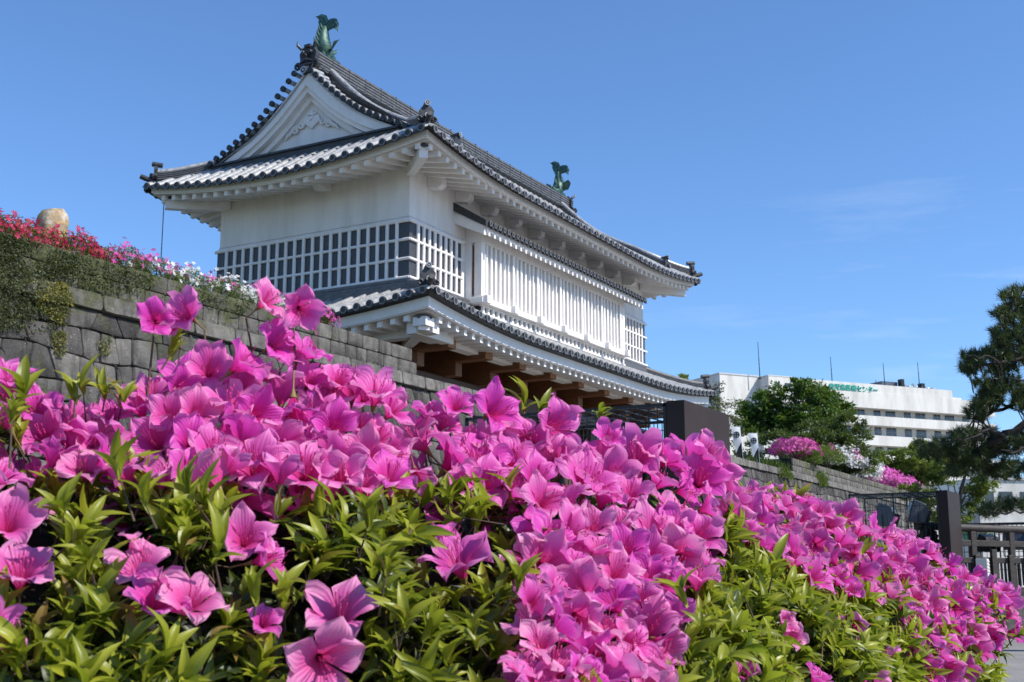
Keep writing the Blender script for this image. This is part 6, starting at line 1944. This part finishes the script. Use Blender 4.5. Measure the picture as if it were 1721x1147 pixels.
# leaves: whorls at the shoot tips, several layers deep
def leaf_template():
    V, F, U = [], [], []
    NV, NU = 7, 5
    for i in range(NV):
        t = i / (NV - 1)
        w = 0.17 * math.sin(PI * (0.06 + 0.94 * t) ** 0.85) ** 0.9 if t < 1 else 0.0
        for j in range(NU):
            u = j / (NU - 1) * 2 - 1
            V.append((u * w, t, 0.42 * abs(u) * w + 0.10 * math.sin(PI * t) - 0.16 * t * t)); U.append((u, t))
    for i in range(NV - 1):
        for j in range(NU - 1):
            F.append((i * NU + j, i * NU + j + 1, (i + 1) * NU + j + 1, (i + 1) * NU + j))
    return np.array(V), np.array(F), np.array(U)
LV, LF, LU = leaf_template()
# sample shoots evenly over the surface
ng_u, ng_w = 360, 90
gu = np.linspace(-690, 1712, ng_u); gw = np.linspace(-0.9, 1.35, ng_w)
G_u, G_w = np.meshgrid(gu, gw, indexing='ij')
GP = hedge_pt(G_u.ravel(), G_w.ravel()).reshape(ng_u, ng_w, 3)
area = np.linalg.norm(np.cross(GP[1:, :-1] - GP[:-1, :-1], GP[:-1, 1:] - GP[:-1, :-1]), axis=-1)
dens = np.where((G_w[:-1, :-1] < -0.06), 0.22, 1.0) * np.where(G_w[:-1, :-1] > 1.12, 0.4, 1.0) * np.where(G_u[:-1, :-1] < -60, 0.5, 1.0)
prob = (area * dens).ravel(); tot_area = prob.sum(); prob = prob / prob.sum()
NS = 9800
cell = hr_.choice(len(prob), NS, p=prob); iu, iw = np.unravel_index(cell, area.shape)
su = gu[iu] + hr_.random(NS) * (gu[1] - gu[0]); sw = gw[iw] + hr_.random(NS) * (gw[1] - gw[0])
sp_ = hedge_pt(su, sw); sn = hedge_n(su, np.clip(sw, -0.85, 0.97))
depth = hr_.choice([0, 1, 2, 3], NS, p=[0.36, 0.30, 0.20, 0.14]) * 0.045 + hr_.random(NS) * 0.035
lump = 0.030 * np.sin(su * 0.016 + 3 * sw) * np.sin(sw * 9 + su * 0.01)
sp_ = sp_ + sn * (lump - depth)[:, None]
_rel = sp_ - CAM; _d = _rel @ FW; _pu = 860.5 + FPX * (_rel @ RT) / _d; _pv = 573.5 - FPX * (_rel @ UP) / _d
_keep = np.ones(NS, bool)
for poly, sp, tries in POLY[:3]: _keep &= ~(in_poly(_pu, _pv, poly) & (depth < 0.075) & (hr_.random(NS) < 0.80))
for (a, b, c) in FL: _keep &= ~(((_pu - a) ** 2 + (_pv - b) ** 2 < (0.60 * c) ** 2) & (depth < 0.13))
sp_, sn, depth, su, sw = sp_[_keep], sn[_keep], depth[_keep], su[_keep], sw[_keep]; NS = len(sp_)
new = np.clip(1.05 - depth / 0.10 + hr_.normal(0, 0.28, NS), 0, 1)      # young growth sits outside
sax = unit(sn * 0.75 + np.array((0, 0, 0.55)) + hr_.normal(0, 0.42, sn.shape))
# some shoots read off the photograph stand clear of the hedge
XS = [(140, 655, 1.7), (176, 668, 1.72), (205, 676, 1.72), (126, 668, 1.7), (36, 668, 1.45), (20, 700, 1.42), (288, 594, 1.80), (318, 830, 1.36), (350, 850, 1.36), (200, 800, 1.35), (245, 850, 1.34), (100, 860, 1.3), (130, 900, 1.3), (150, 950, 1.28), (360, 940, 1.32), (430, 1010, 1.32), (650, 960, 1.42), (690, 900, 1.45), (620, 880, 1.45), (880, 685, 2.05), (910, 690, 2.1), (800, 1080, 1.45), (870, 990, 1.48), (680, 1050, 1.4), (1010, 700, 2.2), (1150, 1010, 1.62), (1180, 1060, 1.65), (1250, 1000, 1.75), (1300, 960, 1.85)]
xp = np.array([at_d(*x) for x in XS]); xa = unit(np.array((0, 0, 1.0)) + 0.35 * unit(CAM - xp) + hr_.normal(0, 0.25, xp.shape))
sp_ = np.concatenate([sp_, xp]); sax = np.concatenate([sax, xa]); new = np.concatenate([new, np.full(len(XS), 0.9)])
NS = len(sp_)
# shoots around and behind the right-hand end
NE_ = 700
ew = hr_.uniform(-0.7, 1.0, NE_); eb = hr_.random(NE_) * 0.85
_sd = np.where(np.arange(NE_) < NE_ * 0.6, 1.0, -1.0)
ep = hedge_pt(np.where(_sd > 0, 1708.0, -688.0), ew) + FH * eb[:, None]
en = unit(RH[None] * _sd[:, None] + hr_.normal(0, 0.2, (NE_, 3)))
sp_ = np.concatenate([sp_, ep - en * hr_.random((NE_, 1)) * 0.1]); sax = np.concatenate([sax, unit(en + np.array((0, 0, 0.5)) + hr_.normal(0, 0.35, en.shape))]); new = np.concatenate([new, hr_.random(NE_) * 0.8])
NS = len(sp_)
nl = hr_.integers(5, 10, NS)
idx = np.repeat(np.arange(NS), nl); M_ = len(idx)
ang = hr_.uniform(0, 6.28, M_)
k1 = unit(np.cross(sax, hr_.normal(size=sax.shape))); k2 = np.cross(sax, k1)
out = k1[idx] * np.cos(ang)[:, None] + k2[idx] * np.sin(ang)[:, None]
spread = np.where(new[idx] > 0.75, hr_.uniform(0.45, 1.1, M_), hr_.uniform(0.9, 2.2, M_))
ldir = unit(sax[idx] + out * spread[:, None])
lref = unit(np.cross(np.cross(ldir, sax[idx]), ldir) + 1e-6)       # upper face towards the shoot axis
x_ = unit(np.cross(ldir, lref)); z_ = np.cross(x_, ldir)
RL_ = np.stack([x_, ldir, z_], -1)
lsz = hr_.uniform(0.024, 0.058, M_) * np.where(new[idx] > 0.75, 1.05, 0.95)
lpos = sp_[idx] + sax[idx] * hr_.uniform(-0.012, 0.010, M_)[:, None]
V_, F_ = scatter(LV * np.array((0.80, 1, 1)), LF, RL_, lpos, lsz)
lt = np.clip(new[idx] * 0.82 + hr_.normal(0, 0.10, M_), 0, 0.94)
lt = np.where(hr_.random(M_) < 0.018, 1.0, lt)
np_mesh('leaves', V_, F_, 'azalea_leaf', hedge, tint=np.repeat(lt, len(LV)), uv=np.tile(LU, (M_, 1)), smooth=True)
# twigs carrying the shoots, and longer stalks under blossoms that stand clear
n4 = 3
a_ = sp_ ; b_ = sp_ - sax * hr_.uniform(0.02, 0.05, NS)[:, None] + hr_.normal(0, 0.010, sp_.shape)
ring = np.stack([np.stack([k1 * math.cos(2 * PI * j / 3) + k2 * math.sin(2 * PI * j / 3) for j in range(3)], 1)], 0)[0]
TVv = np.concatenate([a_[:, None] + ring * 0.0010, b_[:, None] + ring * 0.0019], 1).reshape(-1, 3)
TFf = np.concatenate([(np.arange(NS) * 6)[:, None] + np.array([[j, (j + 1) % 3, 3 + (j + 1) % 3, 3 + j]]) for j in range(3)], 0)
np_mesh('twigs', TVv, TFf, 'twig', hedge)
mb = MB()
for it in items:
    if it[5] is None: continue
    p, q = it[5]; tip = it[0] - it[1] * it[2] * 0.7; base = np.array((q[0], q[1], p[2] - 0.10)) + hr_.normal(0, 0.008, 3)
    mb.tube([base, base + (tip - base) * 0.4 + hr_.normal(0, 0.005, 3), base + (tip - base) * 0.8 + hr_.normal(0, 0.004, 3), tip], [0.0024, 0.0020, 0.0017, 0.0014], 6)
for k in range(30):
    u = hr_.uniform(-100, 1690); p = hedge_pt(np.array([u]), np.array([hr_.uniform(0.1, 0.9)]))[0]; nrm = hedge_n(np.array([u]), np.array([0.5]))[0]
    g0 = np.array((p[0], p[1], 0.0)) - nrm * np.array((0.5, 0.5, 0)); mid = p - nrm * 0.30 - np.array((0, 0, 0.12))
    g0 = g0 - nrm * np.array((0.1, 0.1, 0)); mid = mid - nrm * 0.06
    mb.tube([g0, (g0 + mid) / 2 - nrm * 0.1 + hr_.normal(0, 0.04, 3), mid, p - nrm * 0.19], [0.009, 0.007, 0.005, 0.002], 5)
mb.build('branches', 'twig', hedge, smooth=True)
# dark sheet inside the hedge, its inner shade put into the colour
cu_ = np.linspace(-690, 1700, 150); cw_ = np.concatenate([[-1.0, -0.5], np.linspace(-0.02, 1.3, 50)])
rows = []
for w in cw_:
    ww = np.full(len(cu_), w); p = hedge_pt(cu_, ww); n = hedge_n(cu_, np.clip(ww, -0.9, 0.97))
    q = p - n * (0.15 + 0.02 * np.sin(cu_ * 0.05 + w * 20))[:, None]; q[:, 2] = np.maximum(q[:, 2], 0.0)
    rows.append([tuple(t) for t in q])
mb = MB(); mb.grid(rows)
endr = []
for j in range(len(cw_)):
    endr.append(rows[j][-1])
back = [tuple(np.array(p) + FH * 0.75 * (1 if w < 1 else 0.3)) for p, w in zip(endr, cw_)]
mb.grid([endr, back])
mb.build('dark_core', 'hedge_core', hedge, smooth=True)
